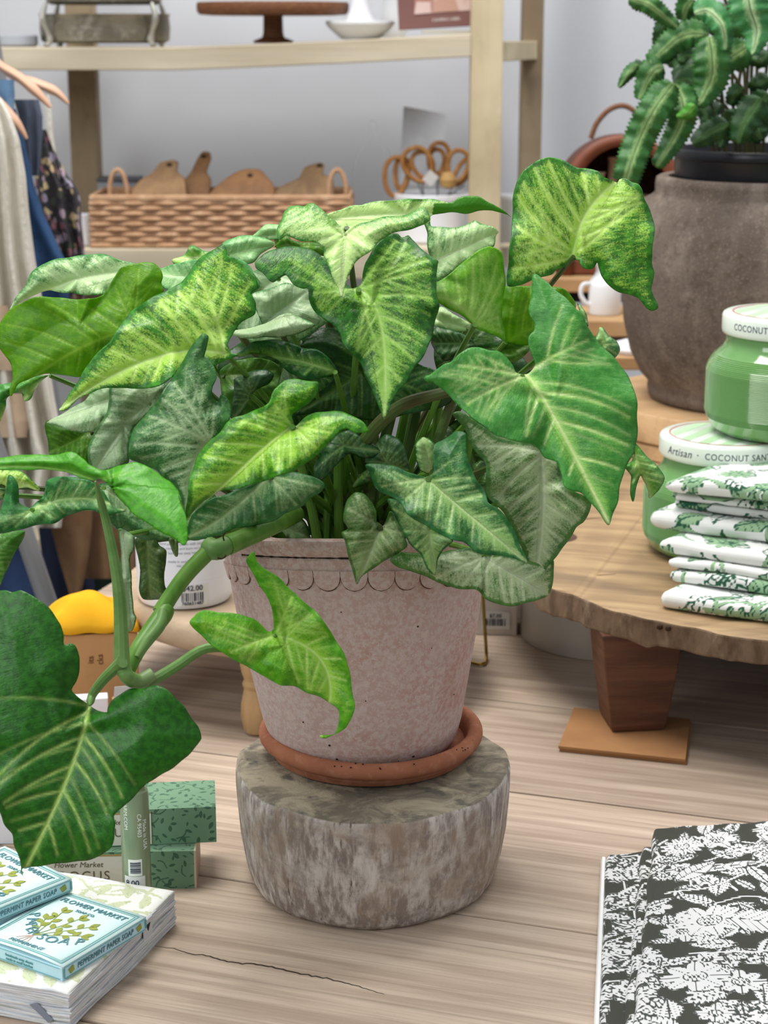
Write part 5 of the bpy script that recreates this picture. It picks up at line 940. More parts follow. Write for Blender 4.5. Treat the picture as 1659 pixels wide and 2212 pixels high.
for j in range(K):
    for i in range(K):
        u, v = -1 + 2 * i / (K - 1), -1 + 2 * j / (K - 1); r = max(abs(u), abs(v)); z = .0875 + .028 * max(0, 1 - r ** 2.2) ** .6 * (1 + .14 * math.sin(u * 4 + 2.4)) + .002 * math.sin(u * 9 + v * 4) * (1 - r * .6); x, y = u * .046, v * .032; R = Matrix.Rotation(.14, 2); q = R @ Vector((x, y)); V.append((gx + q.x, gy + q.y, z))
tag(build('yellow_cloth', V, [(j * K + i, j * K + i + 1, (j + 1) * K + i + 1, (j + 1) * K + i) for j in range(K - 1) for i in range(K - 1)], m_yel, None, loc=(gx, gy, .0875), angle=0, solid=.0015), 'crumpled bright yellow cloth heaped on the brown kraft box', 'cloth')
wp = at_z(178, 1512, 0); o = MB().box((-.283, 1.675, .018), (.036, .016, .036), math.radians(10)).build('white_card_box', m_wbox, None, loc=(-.283, 1.675, 0), smooth=False, bevel=.0008); tag(o, 'small white card box before the kraft box, beside the hanging leaf stalk', 'box')
tg_ = empty('price_tag_box', (-.2445, 1.668, 0), 'small kraft carton with a grey barcode tag, under the trailing plant stem', 'box')
MB().box((-.2425, 1.672, .017), (.034, .022, .034), math.radians(14)).build('carton', m_kraft, tg_, smooth=False, bevel=.0008)
tf = lambda u, z: np.array([-.2425 + math.cos(.245) * u + .0113 * math.sin(.245), 1.672 + math.sin(.245) * u - .0113 * math.cos(.245), z]); xh = np.array([math.cos(.245), math.sin(.245), 0])
MB().slab([tf(-.019, .022), tf(.012, .022), tf(.012, .052), tf(-.016, .052)], -np.cross(xh, (0, 0, 1)) * -.0006).build('hang_tag', mat('clear_tag', 'c3c4c6', rough=.4), tg_, smooth=False, bevel=.0006)
barcode(tf(-.006, .034) + np.cross(xh, (0, 0, 1)) * .0006, xh, (0, 0, 1), .016, .012, m_navy, tg_)
# ---------------------------------------------------------------- behind the pot at right: wire easel, white box, tin
m_brass = mat('brass_wire', 'b49246', rough=.3, metal=1.0)
we = MB().tube(spline([at_y(1040, 1180, 1.90), at_y(1044, 1300, 1.895), at_y(1050, 1400, 1.885), (at_z(1050, 1428, .003)), at_z(1044, 1434, .003), at_z(1030, 1434, .003), at_z(1000, 1425, .003)], 40), .0018, 10).build('wire_easel', m_brass, None, loc=tuple(at_z(1045, 1434, 0))); tag(we, 'thin brass wire easel foot on the table, right behind the terracotta pot', 'easel')
bx = empty('white_price_box', (.128, 1.985, 0), 'white box with barcode sticker beside the grey tin, behind the terracotta pot', 'box')
MB().box((.122, 1.995, .05), (.056, .05, .10), math.radians(-4)).build('carton', mat('offwhite_card', 'd8d0c8', rough=.6), bx, smooth=False, bevel=.001)
yb = 1.9692
MB().slab([(.108, yb, .008), (.140, yb - .002, .008), (.140, yb - .002, .028), (.108, yb, .028)], (0, -.0005, 0)).build('sticker', mat('sticker', 'dcdcd8'), bx, smooth=False); barcode((.1125, yb - .0011, .012), (1, -.06, 0), (0, 0, 1), .023, .008, m_navy, bx, 8); text('$7.00', .006, frame((.124, yb - .002, .0235), (1, -.06, 0), (0, 0, 1)), m_navy, bx)
tin = tag(MB().lathe([(.001, 0), (.0935, 0), (.0950, .0012), (.0950, .096), (.0935, .0985), (.001, .0985)], (.248, 1.972, 0), 96).build('round_tin', mat('grey_beige_tin', 'a8a298', [('b8b2a6', 3, .4, .6, .5)], rough=.45, metal=.35), None, loc=(.248, 1.972, 0), angle=40), 'wide grey-beige round tin standing on the table under the plank stand', 'tin')
# ================================================================ back: shelf unit with wares, stepped stand, clothes rack
m_shelf = wood_mat('limed_shelf_wood', ('c6baa2', 'd8cdb6', 'b0a48c', '94866e'), rot=0, scale=2.0, grain=(1, 10, 10), rough=.65, knots=True); m_post = wood_mat('limed_post_wood', ('c8b896', 'd8caaa', 'b2a282', '968668'), rot=0, scale=2.0, grain=(8, 8, .8), rough=.65, knots=False); m_postd = wood_mat('brown_post_wood', ('93816a', 'a69478', '7b6a55', '5f5142'), rot=0, scale=2.0, grain=(8, 8, .8), rough=.7, knots=False)
su = empty('shelf_unit', (-.2, 3.4, -.75), 'tall open shelving unit of pale limed wood against the back wall', 'shelf')
def sbox(c, d, nm, m, rz=0, ry=0, bev=.002): b = MB().box(c, d, rz, 0, ry); return build(nm, b.v, b.f, m, su, smooth=False, attrs={'plank': [c[0] * 3.1 + c[2]] * 8}, bevel=bev)
sbox((.1755, 3.275, .28), (.0545, .05, 2.06), 'post', m_post); sbox((.2765, 3.575, .28), (.040, .05, 2.06), 'post', m_postd); sbox((-.565, 3.575, .28), (.052, .05, 2.06), 'post', m_postd); sbox((-1.08, 3.275, .28), (.0545, .05, 2.06), 'post', m_post)
q = [(-1.10, .631), (-.60, .629), (-.36, .629), (-.22, .634), (-.08, .640), (.148, .6515)]
V = []; 
for x, z in q:
    for y in (3.25, 3.60):
        for dz in (-.038, 0): V.append((x, y, z + dz))
Fq = []
for i in range(len(q) - 1):
    k = i * 4; Fq += [(k + 1, k + 5, k + 7, k + 3), (k, k + 2, k + 6, k + 4), (k, k + 4, k + 5, k + 1), (k + 2, k + 3, k + 7, k + 6)]
Fq += [(0, 1, 3, 2), (len(V) - 4, len(V) - 2, len(V) - 1, len(V) - 3)]
build('upper_shelf', V, Fq, m_shelf, su, smooth=False, attrs={'plank': [.7] * len(V)}, bevel=.002)
sbox((.232, 3.43, .622), (.028, .26, .034), 'side_rail', m_post, rz=math.radians(-18)); sbox((.232, 3.43, .26), (.028, .26, .034), 'side_rail', m_post, rz=math.radians(-18))
sbox((-.46, 3.40, .264), (1.22, .36, .052), 'lower_shelf', m_shelf); sbox((-.46, 3.40, -.25), (1.22, .36, .04), 'bottom_shelf', m_shelf)
LZ = .2902
# rattan basket of cutting boards
m_rat = mat('natural_rattan', 'c49c7a', [('a9805e', 40, .4, .6, .6), ('d8b898', 60, .5, .7, .6)], rough=.6, bump=.0008, bscale=120)
bk = empty('rattan_basket', (-.284, 3.33, LZ), 'long woven rattan basket with loop handles, holding wooden boards on the lower shelf', 'basket')
bx0, bx1, by0, by1 = -.508, -.060, 3.24, 3.42; wv = MB(); NR = 9
for k in range(NR):
    z = LZ + .0048 + k * .0090; P = []
    per = [(bx0 + (bx1 - bx0) * i / 76, by0, 0) for i in range(76)] + [(bx1, by0 + (by1 - by0) * i / 30, 1) for i in range(30)] + [(bx1 - (bx1 - bx0) * i / 76, by1, 2) for i in range(76)] + [(bx0, by1 - (by1 - by0) * i / 30, 3) for i in range(30)]
    for i, (x, y, s) in enumerate(per):
        w = .0030 * math.sin(i * math.pi / 5 + k * math.pi); nx = (0, 1, 0, -1)[s]; ny = (-1, 0, 1, 0)[s]; P.append((x + nx * w, y + ny * w, z))
    wv.tube(P, .0043, 8, closed=True)
wv.build('weave', m_rat, bk); rim = MB()
for dz in (0, .005): rim.tube([(x, y, LZ + .084 + dz * .6) for x, y in ((bx0, by0), ((bx0 + bx1) / 2, by0 - .001), (bx1, by0), (bx1 + .001, (by0 + by1) / 2), (bx1, by1), ((bx0 + bx1) / 2, by1), (bx0, by1), (bx0, (by0 + by1) / 2))], .0045, 8, closed=True)
rim.build('rim', m_rat, bk)
MB().box(((bx0 + bx1) / 2, (by0 + by1) / 2, LZ + .003), (bx1 - bx0 - .01, by1 - by0 - .01, .005)).build('base', m_rat, bk, smooth=False)
for x in (bx0 + .040, bx1 - .022): MB().tube([(x + .0155 * math.cos(t), 3.30, LZ + .080 + .050 * math.sin(t) ** .8) for t in np.linspace(0, math.pi, 20)], .0042, 10).build('handle', m_rat, bk)
m_cb = [wood_mat('board_wood_%s' % n, c, rot=1.2, scale=4.0, grain=(1, 8, 8), rough=.55) for n, c in (('a', ('7c5632', '966c42', '644426', '46301b')), ('b', ('8c6844', 'a48056', '705034', '523a24')), ('c', ('80562f', '96693c', '64431f', '452d17')), ('d', ('7e5e3e', '98784e', '62482c', '44301e')))]
def cutting_board(pts, Y, mi, label, hole=None):
    P = smooth_closed(np.array(pts, float), 5); f = [at_y(x, y, Y + .00045 * (430 - y)) for x, y in P]
    bot = [at_y(x, 520, Y - .03) for x in (pts[0][0], pts[-1][0])]
    b = MB().slab(f, (0, .014, 0)); o = build('cutting_board', b.v, b.f, m_cb[mi], None, loc=(f[0][0], Y, LZ), attrs={'plank': [mi * .7] * len(b.v)}, angle=30, bevel=.0015); tag(o, label, 'board', 'wooden boards in the rattan basket')
    if hole: c = at_y(*hole, Y + .00045 * (430 - hole[1]) - .0005); MB().lathe([(.0001, -.004), (.005, -.002), (.005, .002), (.0001, .004)], tuple(c), 12, sy=.4).build('hanging_hole', m_dark, o)
cutting_board([(282, 520), (283, 420), (300, 392), (330, 372), (345, 352), (372, 346), (384, 352), (382, 372), (400, 395), (402, 520)], 3.315, 1, 'wooden paddle board at the left in the rattan basket', (366, 356))
cutting_board([(372, 520), (376, 420), (395, 392), (412, 372), (425, 345), (436, 329), (452, 330), (455, 345), (446, 372), (455, 390), (452, 420), (440, 520)], 3.345, 0, 'wooden board with the tallest handle, second from left in the rattan basket', (440, 338))
cutting_board([(446, 520), (448, 430), (470, 400), (505, 375), (530, 366), (560, 367), (575, 382), (592, 410), (592, 520)], 3.310, 2, 'broad rounded dark wooden board in the middle of the rattan basket', (540, 379))
cutting_board([(585, 520), (588, 425), (610, 402), (645, 385), (658, 362), (690, 352), (700, 358), (698, 378), (720, 392), (722, 520)], 3.325, 3, 'wooden paddle board at the right in the rattan basket, beside the handle', (690, 358))
# left on the lower shelf
m_gbl = mat('pale_grey_paint', '9fa4ae', rough=.6)
o = MB().box((-.497, 3.53, LZ + .047), (.075, .07, .094)).build('grey_canister', m_gbl, None, loc=(-.497, 3.53, LZ), smooth=False, bevel=.004); tag(o, 'pale grey square canister with dark lid at the left end, behind the rattan basket', 'canister'); MB().box((-.497, 3.53, LZ + .0975), (.079, .074, .007)).build('lid', mat('dark_grey_paint', '5c5f68', rough=.5), o, smooth=False, bevel=.002)
BASE['grey_canister'] = np.array((-.497, 3.53, LZ))
o = MB().lathe([(.001, LZ), (.017, LZ), (.020, LZ + .004), (.021, LZ + .05), (.0215, LZ + .055), (.0195, LZ + .055), (.018, LZ + .01), (.001, LZ + .008)], (-.532, 3.275, 0), 32).build('white_cup', m_white, None, loc=(-.532, 3.275, LZ)); tag(o, 'small white cup at the left end of the rattan basket', 'cup')
# white canisters with rattan scissors
def canister(px0, px1, pyt, pyb, Y, name, label, ribs=False):
    a, b = at_y(px0, pyb, Y), at_y(px1, pyb, Y); r = (b[0] - a[0]) / 2; cx = (a[0] + b[0]) / 2; zt = at_y((px0 + px1) / 2, pyt, Y)[2]; pr = [(.001, LZ), (r * .93, LZ), (r, LZ + .004), (r, zt - .012), (r * 1.03, zt - .010), (r * 1.03, zt - .002), (r * .99, zt), (r * .95, zt - .003), (r * .93, LZ + .01), (.001, LZ + .008)]
    fn = (lambda p, rr_, z, an: [cx + (p[0] - cx) * (1 + .02 * (1 if int(an * 16) % 2 else -1)), Y + (p[1] - Y) * (1 + .02 * (1 if int(an * 16) % 2 else -1)), p[2]]) if ribs else None
    o = MB().lathe(pr, (cx, Y, 0), 96 if ribs else 64, fn=fn).build(name, m_white, None, loc=(cx, Y, LZ), angle=40); tag(o, label, 'canister'); return cx, r, zt
ccx, ccr, czt = canister(850, 1014, 416, 540, 3.36, 'white_canister', 'large white ceramic canister on the lower shelf, holding the rattan-handled scissors')
canister(1078, 1142, 420, 545, 3.34, 'white_canister', 'white ribbed canister on the lower shelf, just right of the front shelf post', True)
m_raw = mat('wrapped_cane', 'a9763f', [('8c5c2c', 60, .4, .6, .6), ('c4935a', 90, .5, .7, .6)], rough=.55); m_steel = mat('scissor_steel', '8c9094', rough=.3, metal=1.0)
def scissors(loops, piv, Y, label, bl=.05):
    pv = at_y(*piv, Y); S = empty('scissors', tuple(pv), label, 'scissors', 'rattan-handled scissors in the white canister')
    for i, (cx, cy, rx, ry, rot) in enumerate(loops):
        P = []
        for t in np.linspace(0, 2 * math.pi, 30, endpoint=False):
            x, y = rx * math.cos(t), ry * math.sin(t) * (1 - .18 * math.cos(t + 1.57)); P.append(at_y(cx + x * math.cos(rot) - y * math.sin(rot), cy + x * math.sin(rot) + y * math.cos(rot), Y + .008 * i))
        MB().tube(P, .0042, 8, closed=True).build('finger_loop', m_raw, S)
    sgn = 1
    for i, (cx, cy, rx, ry, rot) in enumerate(loops):
        c = at_y(cx, cy + ry, Y + .008 * i); d = pv - c; d = d / (np.linalg.norm(d) + 1e-9); e = pv + d * bl + np.array([.004 * sgn, 0, 0]); e[2] = max(e[2], LZ + .012); sgn = -sgn
        MB().tube([c, pv + np.array([0, .002 * i, 0]), e], [.003, .0035, .0008], 8, flat=.4).build('blade', m_steel, S)
scissors([(857, 374, 26, 42, .12), (868, 368, 14, 34, .1)], (866, 428), 3.34, 'rattan-handled scissors at the far left of the canister')
scissors([(900, 350, 30, 38, -.45), (912, 352, 22, 30, -.4)], (915, 425), 3.33, 'rattan-handled scissors with a white price tag, second from left in the canister')
scissors([(948, 338, 22, 36, .1), (944, 344, 16, 26, .0)], (945, 425), 3.36, 'rattan-handled scissors standing highest in the canister')
scissors([(990, 352, 22, 34, .15), (1004, 366, 14, 34, .6)], (965, 425), 3.34, 'rattan-handled scissors at the right, leaning toward the shelf post')
c = at_y(930, 385, 3.30); o = MB().box(tuple(c), (.020, .002, .022), ry=math.radians(40)).build('price_tag', mat('white_tag', 'c9c6c4', rough=.6), None, loc=tuple(c), smooth=False); tag(o, 'small white diamond price tag hanging from the scissors in the canister', 'tag')
c = at_y(968, 388, 3.31); o = MB().lathe([(.001, -.016), (.014, -.012), (.016, 0), (.010, .012), (.001, .014)], tuple(c), 16).build('wood_brush', mat('tan_wood', 'b48f58', rough=.6), None, loc=tuple(c)); tag(o, 'tan wooden brush head among the scissors in the canister', 'brush')
pq = [(872, 230), (966, 247), (952, 405), (862, 400)]; f = [at_y(x, y, 3.50 - .0004 * (y - 230)) for x, y in pq]
o = MB().slab(f, (0, .016, 0)).build('stone_slab', mat('grey_marble', 'cbcdd2', [('d8dade', 12, .4, .6, .7), ('b0b2b8', 20, .5, .7, .5)], rough=.5), None, loc=tuple(f[3]), smooth=False, bevel=.002); tag(o, 'grey mottled serving slab leaning upright behind the scissors canister', 'slab')
# glass cloche
gc = at_y(806, 425, 3.47); m_gl = NT('clear_glass'); gp = m_gl.n('BsdfPrincipled', {'Base Color': (1, 1, 1, 1), 'Roughness': .03, 'Transmission Weight': 1.0, 'IOR': 1.04}); m_glass = m_gl.finish(gp)
prf = [(.040, 0), (.041, .03), (.040, .08), (.036, .12), (.026, .155), (.014, .175), (.008, .19), (.007, .205), (.001, .208)]
o = MB().lathe([(r, LZ + z) for r, z in prf] + [(max(.0005, r - .0015), LZ + z - .0012) for r, z in prf[::-1]], (gc[0], 3.47, 0), 48, close=True).build('glass_cloche', m_glass, None, loc=(gc[0], 3.47, LZ)); tag(o, 'clear glass cloche faintly seen against the wall, left of the scissors canister', 'cloche')
# ---------------------------------------------------------------- upper shelf wares
def shz(x): return float(np.interp(x, [p[0] for p in q], [p[1] for p in q])) + .0005
m_pew = mat('embossed_pewter', '8f8a7c', [('6e685c', 22, .4, .6, .7), ('b5b0a2', 30, .55, .7, .6)], rough=.38, metal=.85, bump=.004, bscale=38); m_pewd = mat('tarnished_silver', 'b0aea6', rough=.4, metal=.8)
hx, hy = at_y(226, 60, 3.40)[0], 3.405; hz = shz(hx)
ht = empty('tiered_metal_tray', (hx, hy, hz), 'tiered oval tray of embossed pewter metal on the upper shelf at left', 'tray')
hp = lambda z0, r, h: [(.001, z0 + .004), (r * .9, z0), (r * .98, z0 + .004), (r, z0 + h * .5), (r * .985, z0 + h - .004), (r * 1.01, z0 + h), (r * .96, z0 + h), (r * .94, z0 + h * .5), (.001, z0 + .008)]
MB().lathe(hp(hz + .006, .116, .050), (hx, hy, 0), 96, sy=.75).build('lower_tray', m_pew, ht); MB().lathe(hp(hz + .072, .104, .050), (hx, hy, 0), 96, sy=.75).build('upper_tray', m_pew, ht)
for sx_ in (-1, 1):
    for sy_ in (-1, 1):
        x, y = hx + sx_ * .088, hy + sy_ * .062; MB().tube(spline([(x + sx_ * .006, y + sy_ * .006, hz + .001), (x, y, hz + .012), (x + sx_ * .004, y + sy_ * .004, hz + .028), (x + sx_ * .010, y + sy_ * .006, hz + .05), (x + sx_ * .004, y + sy_ * .002, hz + .075)], 24), [.006, .005, .0045, .004, .005, .0065, .007, .0065, .006, .005, .0045, .004, .004, .0045, .005, .0055, .006, .006, .0055, .005, .0045, .004, .0035, .003], 10).build('scroll_leg', m_pewd, ht)
MB().tube([(hx + .03 * math.cos(t), hy, hz + .12 + .03 * math.sin(t)) for t in np.linspace(0, math.pi, 14)], .004, 8).build('handle', m_pewd, ht)
m_wick = mat('brown_wicker', '7a4f33', [('5e3a24', 90, .4, .6, .7, (1, 1, 4)), ('946645', 120, .5, .7, .6, (1, 1, 4))], rough=.65, bump=.0012, bscale=150, bstretch=(1, 1, 4))
wx, wy = at_y(590, 60, 3.40)[0], 3.40; wz = shz(wx); ck_ = empty('wicker_cake_stand', (wx, wy, wz), 'brown woven wicker cake stand on the middle of the upper shelf', 'cake stand')
MB().lathe([(.001, wz), (.034, wz), (.036, wz + .004), (.020, wz + .010), (.0178, wz + .018), (.0172, wz + .045), (.0185, wz + .054), (.001, wz + .054)], (wx, wy, 0), 40).build('stem', m_wick, ck_)
MB().lathe([(.001, wz + .050), (.11, wz + .0475), (.130, wz + .0490), (.1345, wz + .055), (.1350, wz + .066), (.133, wz + .070), (.126, wz + .067), (.001, wz + .062)], (wx, wy, 0), 80).build('plate', m_wick, ck_)
m_chalk = mat('chalky_white', 'd9dce0', rough=.6)
vx, vy = at_y(778, 60, 3.36)[0], 3.36; vz = shz(vx); fv = empty('white_vase', (vx, vy, vz), 'white footed ceramic vase with a saucer-shaped base, beside the mauve gift box', 'vase')
MB().lathe([(.001, vz), (.032, vz), (.040, vz + .006), (.054, vz + .018), (.0605, vz + .026), (.0605, vz + .030), (.058, vz + .031), (.001, vz + .027)], (vx, vy, 0), 64).build('saucer_base', m_chalk, fv)
MB().lathe([(.001, vz + .0275), (.028, vz + .0280), (.026, vz + .034), (.020, vz + .046), (.0165, vz + .060), (.0150, vz + .085), (.020, vz + .11), (.001, vz + .112)], (vx, vy, 0), 48).build('stem', m_white, fv)
wv2 = at_y(848, 60, 3.46); o = MB().lathe([(.001, 0), (.022, 0), (.026, .01), (.020, .04), (.014, .08), (.012, .12), (.001, .122)], (wv2[0], 3.47, shz(wv2[0])), 40).build('white_vase', m_chalk, None, loc=(wv2[0], 3.47, shz(wv2[0]))); tag(o, 'slim white vase mostly hidden behind the mauve gift box', 'vase')
# mauve gift box on a clear stand
m_mau = mat('mauve_card', '7c5854', rough=.55); px0, px1 = at_y(858, 60, 3.30)[0], at_y(1021, 60, 3.30)[0]; mz = shz((px0 + px1) / 2 + .02) + .008
mb_ = empty('mauve_gift_box', ((px0 + px1) / 2, 3.33, mz), 'mauve boxed set with a pinkish photo, standing beside the front shelf post', 'box')
tl = math.radians(4.0); MB().box(((px0 + px1) / 2, 3.335, mz + .062), (px1 - px0, .05, .118), 0, 0, -tl * .8).build('carton', m_mau, mb_, smooth=False, bevel=.0015)
pf = 3.3095; fp = lambda a, b: at_y(a, b, pf)
MB().slab([fp(895, 31), fp(1019, 22), fp(1019, -60), fp(895, -50)], (0, -.0006, 0)).build('photo_panel', mat('pink_photo', 'a8786a', [('d8c0b8', 14, .42, .58, .9), ('8a5a4c', 22, .5, .7, .6)], rough=.5), mb_, smooth=False)
MB().slab([fp(895, 31), fp(930, 28), fp(930, 4), fp(900, 4)], (0, -.0012, 0)).build('photo_shape', mat('pale_pink', 'd6bcb8', rough=.5), mb_, smooth=False); MB().slab([fp(936, 27), fp(992, 23), fp(980, -10), fp(945, -10)], (0, -.0012, 0)).build('photo_shape', mat('peach_photo', 'c09888', rough=.5), mb_, smooth=False)
c = at_y(964, 42, pf - .0006); text('CAMERA LABEL', .0072, frame(tuple(c), (1, 0, .06), (0, 0, 1)), mat('white_ink', 'e8e0dc', rough=.5), mb_)
MB().box(((px0 + px1) / 2 + .02, 3.32, mz - .0035), (.085, .05, .006)).build('acrylic_stand', mat('clear_acrylic', 'b8b4a8', rough=.15), mb_, smooth=False)
bl = at_y(30, 85, 3.38); o = MB().lathe([(.001, 0), (.038, 0), (.042, .004), (.042, .018), (.039, .02), (.001, .018)], (bl[0], 3.38, shz(bl[0])), 40).build('grey_dish', m_gbl, None, loc=(bl[0], 3.38, shz(bl[0]))); tag(o, 'low pale grey dish at the far left of the upper shelf', 'dish')
# ---------------------------------------------------------------- stepped stand at right with harvest basket and white pitcher
m_step = wood_mat('tan_step_wood', ('a8845c', 'bd986c', '8e6c48', '6e5236'), rot=0, scale=2.0, grain=(1, 8, 8), rough=.6); m_gap = mat('gap_shade', '2a2426', rough=.9); m_gwood = mat('grey_driftwood', '9a8c84', [('857870', 8, .4, .6, .6, (1, 1, 4))], rough=.8)
ss = empty('stepped_stand', (.40, 2.95, -.75), 'stepped wooden display stand behind the stone urn, holding the wicker hood basket and white pitcher', 'stand')
def pbox(x0, x1, yt, yb, Y0, Y1, nm, m):
    a = at_y(x0, yt, Y0); b_ = at_y(x1, yb, Y0); c = ((a[0] + b_[0]) / 2, (Y0 + Y1) / 2, (a[2] + b_[2]) / 2); b = MB().box(c, (b_[0] - a[0], Y1 - Y0, a[2] - b_[2])); build(nm, b.v, b.f, m, ss, smooth=False, attrs={'plank': [Y0] * 8}, bevel=.002); return a[2]
z1 = pbox(1130, 1500, 602, 632, 2.86, 3.14, 'step_board', m_step); z2 = pbox(1180, 1500, 693, 728, 2.70, 2.855, 'step_board', m_step); z3 = pbox(1200, 1500, 772, 800, 2.615, 2.695, 'step_board', m_step)
for Y, zt, zb in ((2.88, z1 - .022, z2), (2.72, z2 - .026, z3)):
    pass
b = MB().box((.42, 2.90, z2 + (z1 - z2) * .28), (.28, .02, (z1 - z2) * .52)); b.build('step_gap_panel', m_gap, ss, smooth=False); b = MB().box((.42, 2.76, z3 + (z2 - z3) * .25), (.28, .02, (z2 - z3) * .46)); b.build('step_gap_panel', m_gwood, ss, smooth=False)  # first panel's near-black colour stands in for shade in the gap between steps
for x in (.27, .60):
    for y in (2.68, 2.80, 3.10): MB().box((x, y, (-.75 + (z3 if y < 2.7 else z2 if y < 2.9 else z1) - .02) / 2), (.03, .03, (z3 if y < 2.7 else z2 if y < 2.9 else z1) - .02 + .75)).build('leg', m_gwood, ss, smooth=False)
# hood basket
hbx = at_y(1325, 600, 2.98)[0]; zb = z1 + .001; zt = at_y(1325, 290, 2.95)[2]; Hh = zt - zb; Rw = .094
m_dw = mat('dark_wicker', '5a3226', [('3c2018', 60, .4, .6, .7, (4, 4, 1)), ('74463a', 80, .52, .7, .6, (4, 4, 1))], rough=.5, bump=.002, bscale=90, bstretch=(4, 4, 1)); m_band = mat('red_brown_band', '7d4630', [('683724', 20, .4, .6, .6)], rough=.5)
hb = empty('hood_basket', (hbx, 2.98, zb), 'dark red-brown wicker basket with arched hood and thin loop handle, behind the stone urn', 'basket')
def arch(r, z_off=0, n=28): return [(-r, 0)] + [(r * math.cos(math.pi - math.pi * i / n), Hh - Rw + r * math.sin(math.pi * i / n)) for i in range(n + 1)] + [(r, 0)]
V = []; ya, yb_ = 2.90, 3.10; A = arch(Rw)
for j in range(9):
    for (x, z) in A: k = 1 - .10 * (j / 8) ** 2; V.append((hbx + x * k, ya + (yb_ - ya) * j / 8, zb + z * k))
m = len(A); build('hood', V, [(j * m + i, j * m + i + 1, (j + 1) * m + i + 1, (j + 1) * m + i) for j in range(8) for i in range(m - 1)] + [[8 * m + i for i in range(m)]], m_dw, hb, solid=.005)
V = []
for (x, z) in A: V += [(hbx + x * 1.02, ya - .004, zb + z * 1.01), (hbx + x * .80, ya - .004, zb + min(z, z * .93))]
build('front_band', V, [(2 * i, 2 * i + 1, 2 * i + 3, 2 * i + 2) for i in range(m - 1)], m_band, hb, solid=.006)
MB().box((hbx, 3.0, zb + .012), (Rw * 1.9, .2, .024)).build('tray_base', m_band, hb, smooth=False, bevel=.003)
P = spline([at_y(1276, 300, 2.99), at_y(1290, 265, 2.99), at_y(1318, 236, 2.99), at_y(1350, 229, 2.99), at_y(1378, 250, 2.99), at_y(1392, 300, 2.99)], 30); MB().tube(P, .0042, 8).build('handle', m_wick, hb)
for (px, pt, r, hx_, mm, lab) in ((1290, 372, .020, 'bottle', 'e0cdb8', 'pale stoppered bottle at the left inside the hood basket'), (1320, 340, .016, 'bottle', 'b89a80', 'tan bottle in the middle inside the hood basket'), (1385, 420, .020, 'bottle', '8c7460', 'brown bottle at the right inside the hood basket')):
    c = at_y(px, 500, 2.97); zt_ = at_y(px, pt, 2.97)[2]; h = zt_ - zb - .024; o = MB().lathe([(.001, 0), (r * .95, 0), (r, .004), (r, h * .6), (r * .5, h * .78), (r * .45, h * .95), (r * .55, h), (.001, h)], (c[0], 2.97, zb + .0245), 24).build('bottle', mat('glaze_' + mm, mm, rough=.4), None, loc=(c[0], 2.97, zb + .0245)); tag(o, lab, 'bottle', 'bottles in the hood basket')
# pitcher with a dog-eared figure on the lid
jc = at_y(1305, 692, 2.77); jx, jy, jz = jc[0], 2.77, z2 + .0006; s_ = 2.77 / 4000 * 1.0
pj = empty('white_pitcher', (jx, jy, jz), 'small glossy white pitcher with side handle on the lower wooden step', 'pitcher'); m_gloss = mat('glossy_white', 'eceef2', rough=.2, spec=.5)
MB().lathe([(.001, 0), (.0235, 0), (.0245, .002), (.0245, .042), (.0225, .050), (.0165, .058), (.0140, .064), (.0150, .072), (.0185, .080), (.0165, .0805), (.0125, .07), (.0145, .058), (.02, .045), (.001, .006)], (jx, jy, jz), 40).build('jug', m_gloss, pj)
MB().tube(spline([(jx - .022, jy - .006, jz + .046), (jx - .034, jy - .008, jz + .044), (jx - .037, jy - .008, jz + .030), (jx - .030, jy - .008, jz + .018), (jx - .022, jy - .006, jz + .014)], 24), .0034, 10).build('handle', m_gloss, pj)
MB().tube(spline([(jx - .010, jy - .008, jz + .078), (jx - .024, jy - .012, jz + .086), (jx - .030, jy - .012, jz + .083)], 12), [.008, .008, .0075, .007, .0065, .006, .0055, .005, .0045, .004, .003, .001], 10).build('spout', m_gloss, pj)
o = at_y(1368, 800, 2.645); o = MB().lathe([(.001, 0), (.03, 0), (.034, .006), (.030, .014), (.018, .018), (.001, .016)], (o[0] + .004, 2.655, z3 + .0006), 32).build('white_dish', m_white, None, loc=(o[0], 2.655, z3)); tag(o, 'small white dish on the lowest step, left of the stone urn', 'dish')
# ---------------------------------------------------------------- clothes rack at left
m_rail = mat('grey_metal_tube', 'a6a8ac', rough=.35, metal=.7); m_hang = mat('peach_beech_wood', 'd6ad92', [('c49a7e', 20, .45, .65, .4)], rough=.4)
ck2 = empty('clothes_rack', (-.62, 2.55, -.75), 'grey metal clothes rack with slanted legs at the left edge, hung with garments', 'rack')
RZ = .765
MB().tube([(-.62, 2.15, RZ), (-.62, 3.0, RZ)], .011, 16).build('rail', m_rail, ck2)
p0 = at_y(30, 1120, 2.34); p1 = at_y(110, 1330, 2.30)
MB().tube([(-.62, 2.30, RZ), at_y(-20, 940, 2.30), at_y(45, 1130, 2.30), at_y(118, 1345, 2.30), at_y(300, 1900, 2.30) * np.array([1, 1, 0]) + np.array([0, 0, -.75])], .0125, 14).build('leg', m_rail, ck2); MB().tube([(-.62, 2.36, RZ), (-.80, 2.36, 0), (-.98, 2.36, -.75)], .0125, 14).build('leg', m_rail, ck2)
MB().tube([(-.62, 2.95, RZ), (-.44, 2.95, -.75)], .0125, 14).build('leg', m_rail, ck2); MB().tube([(-.62, 2.95, RZ), (-.80, 2.95, -.75)], .0125, 14).build('leg', m_rail, ck2)
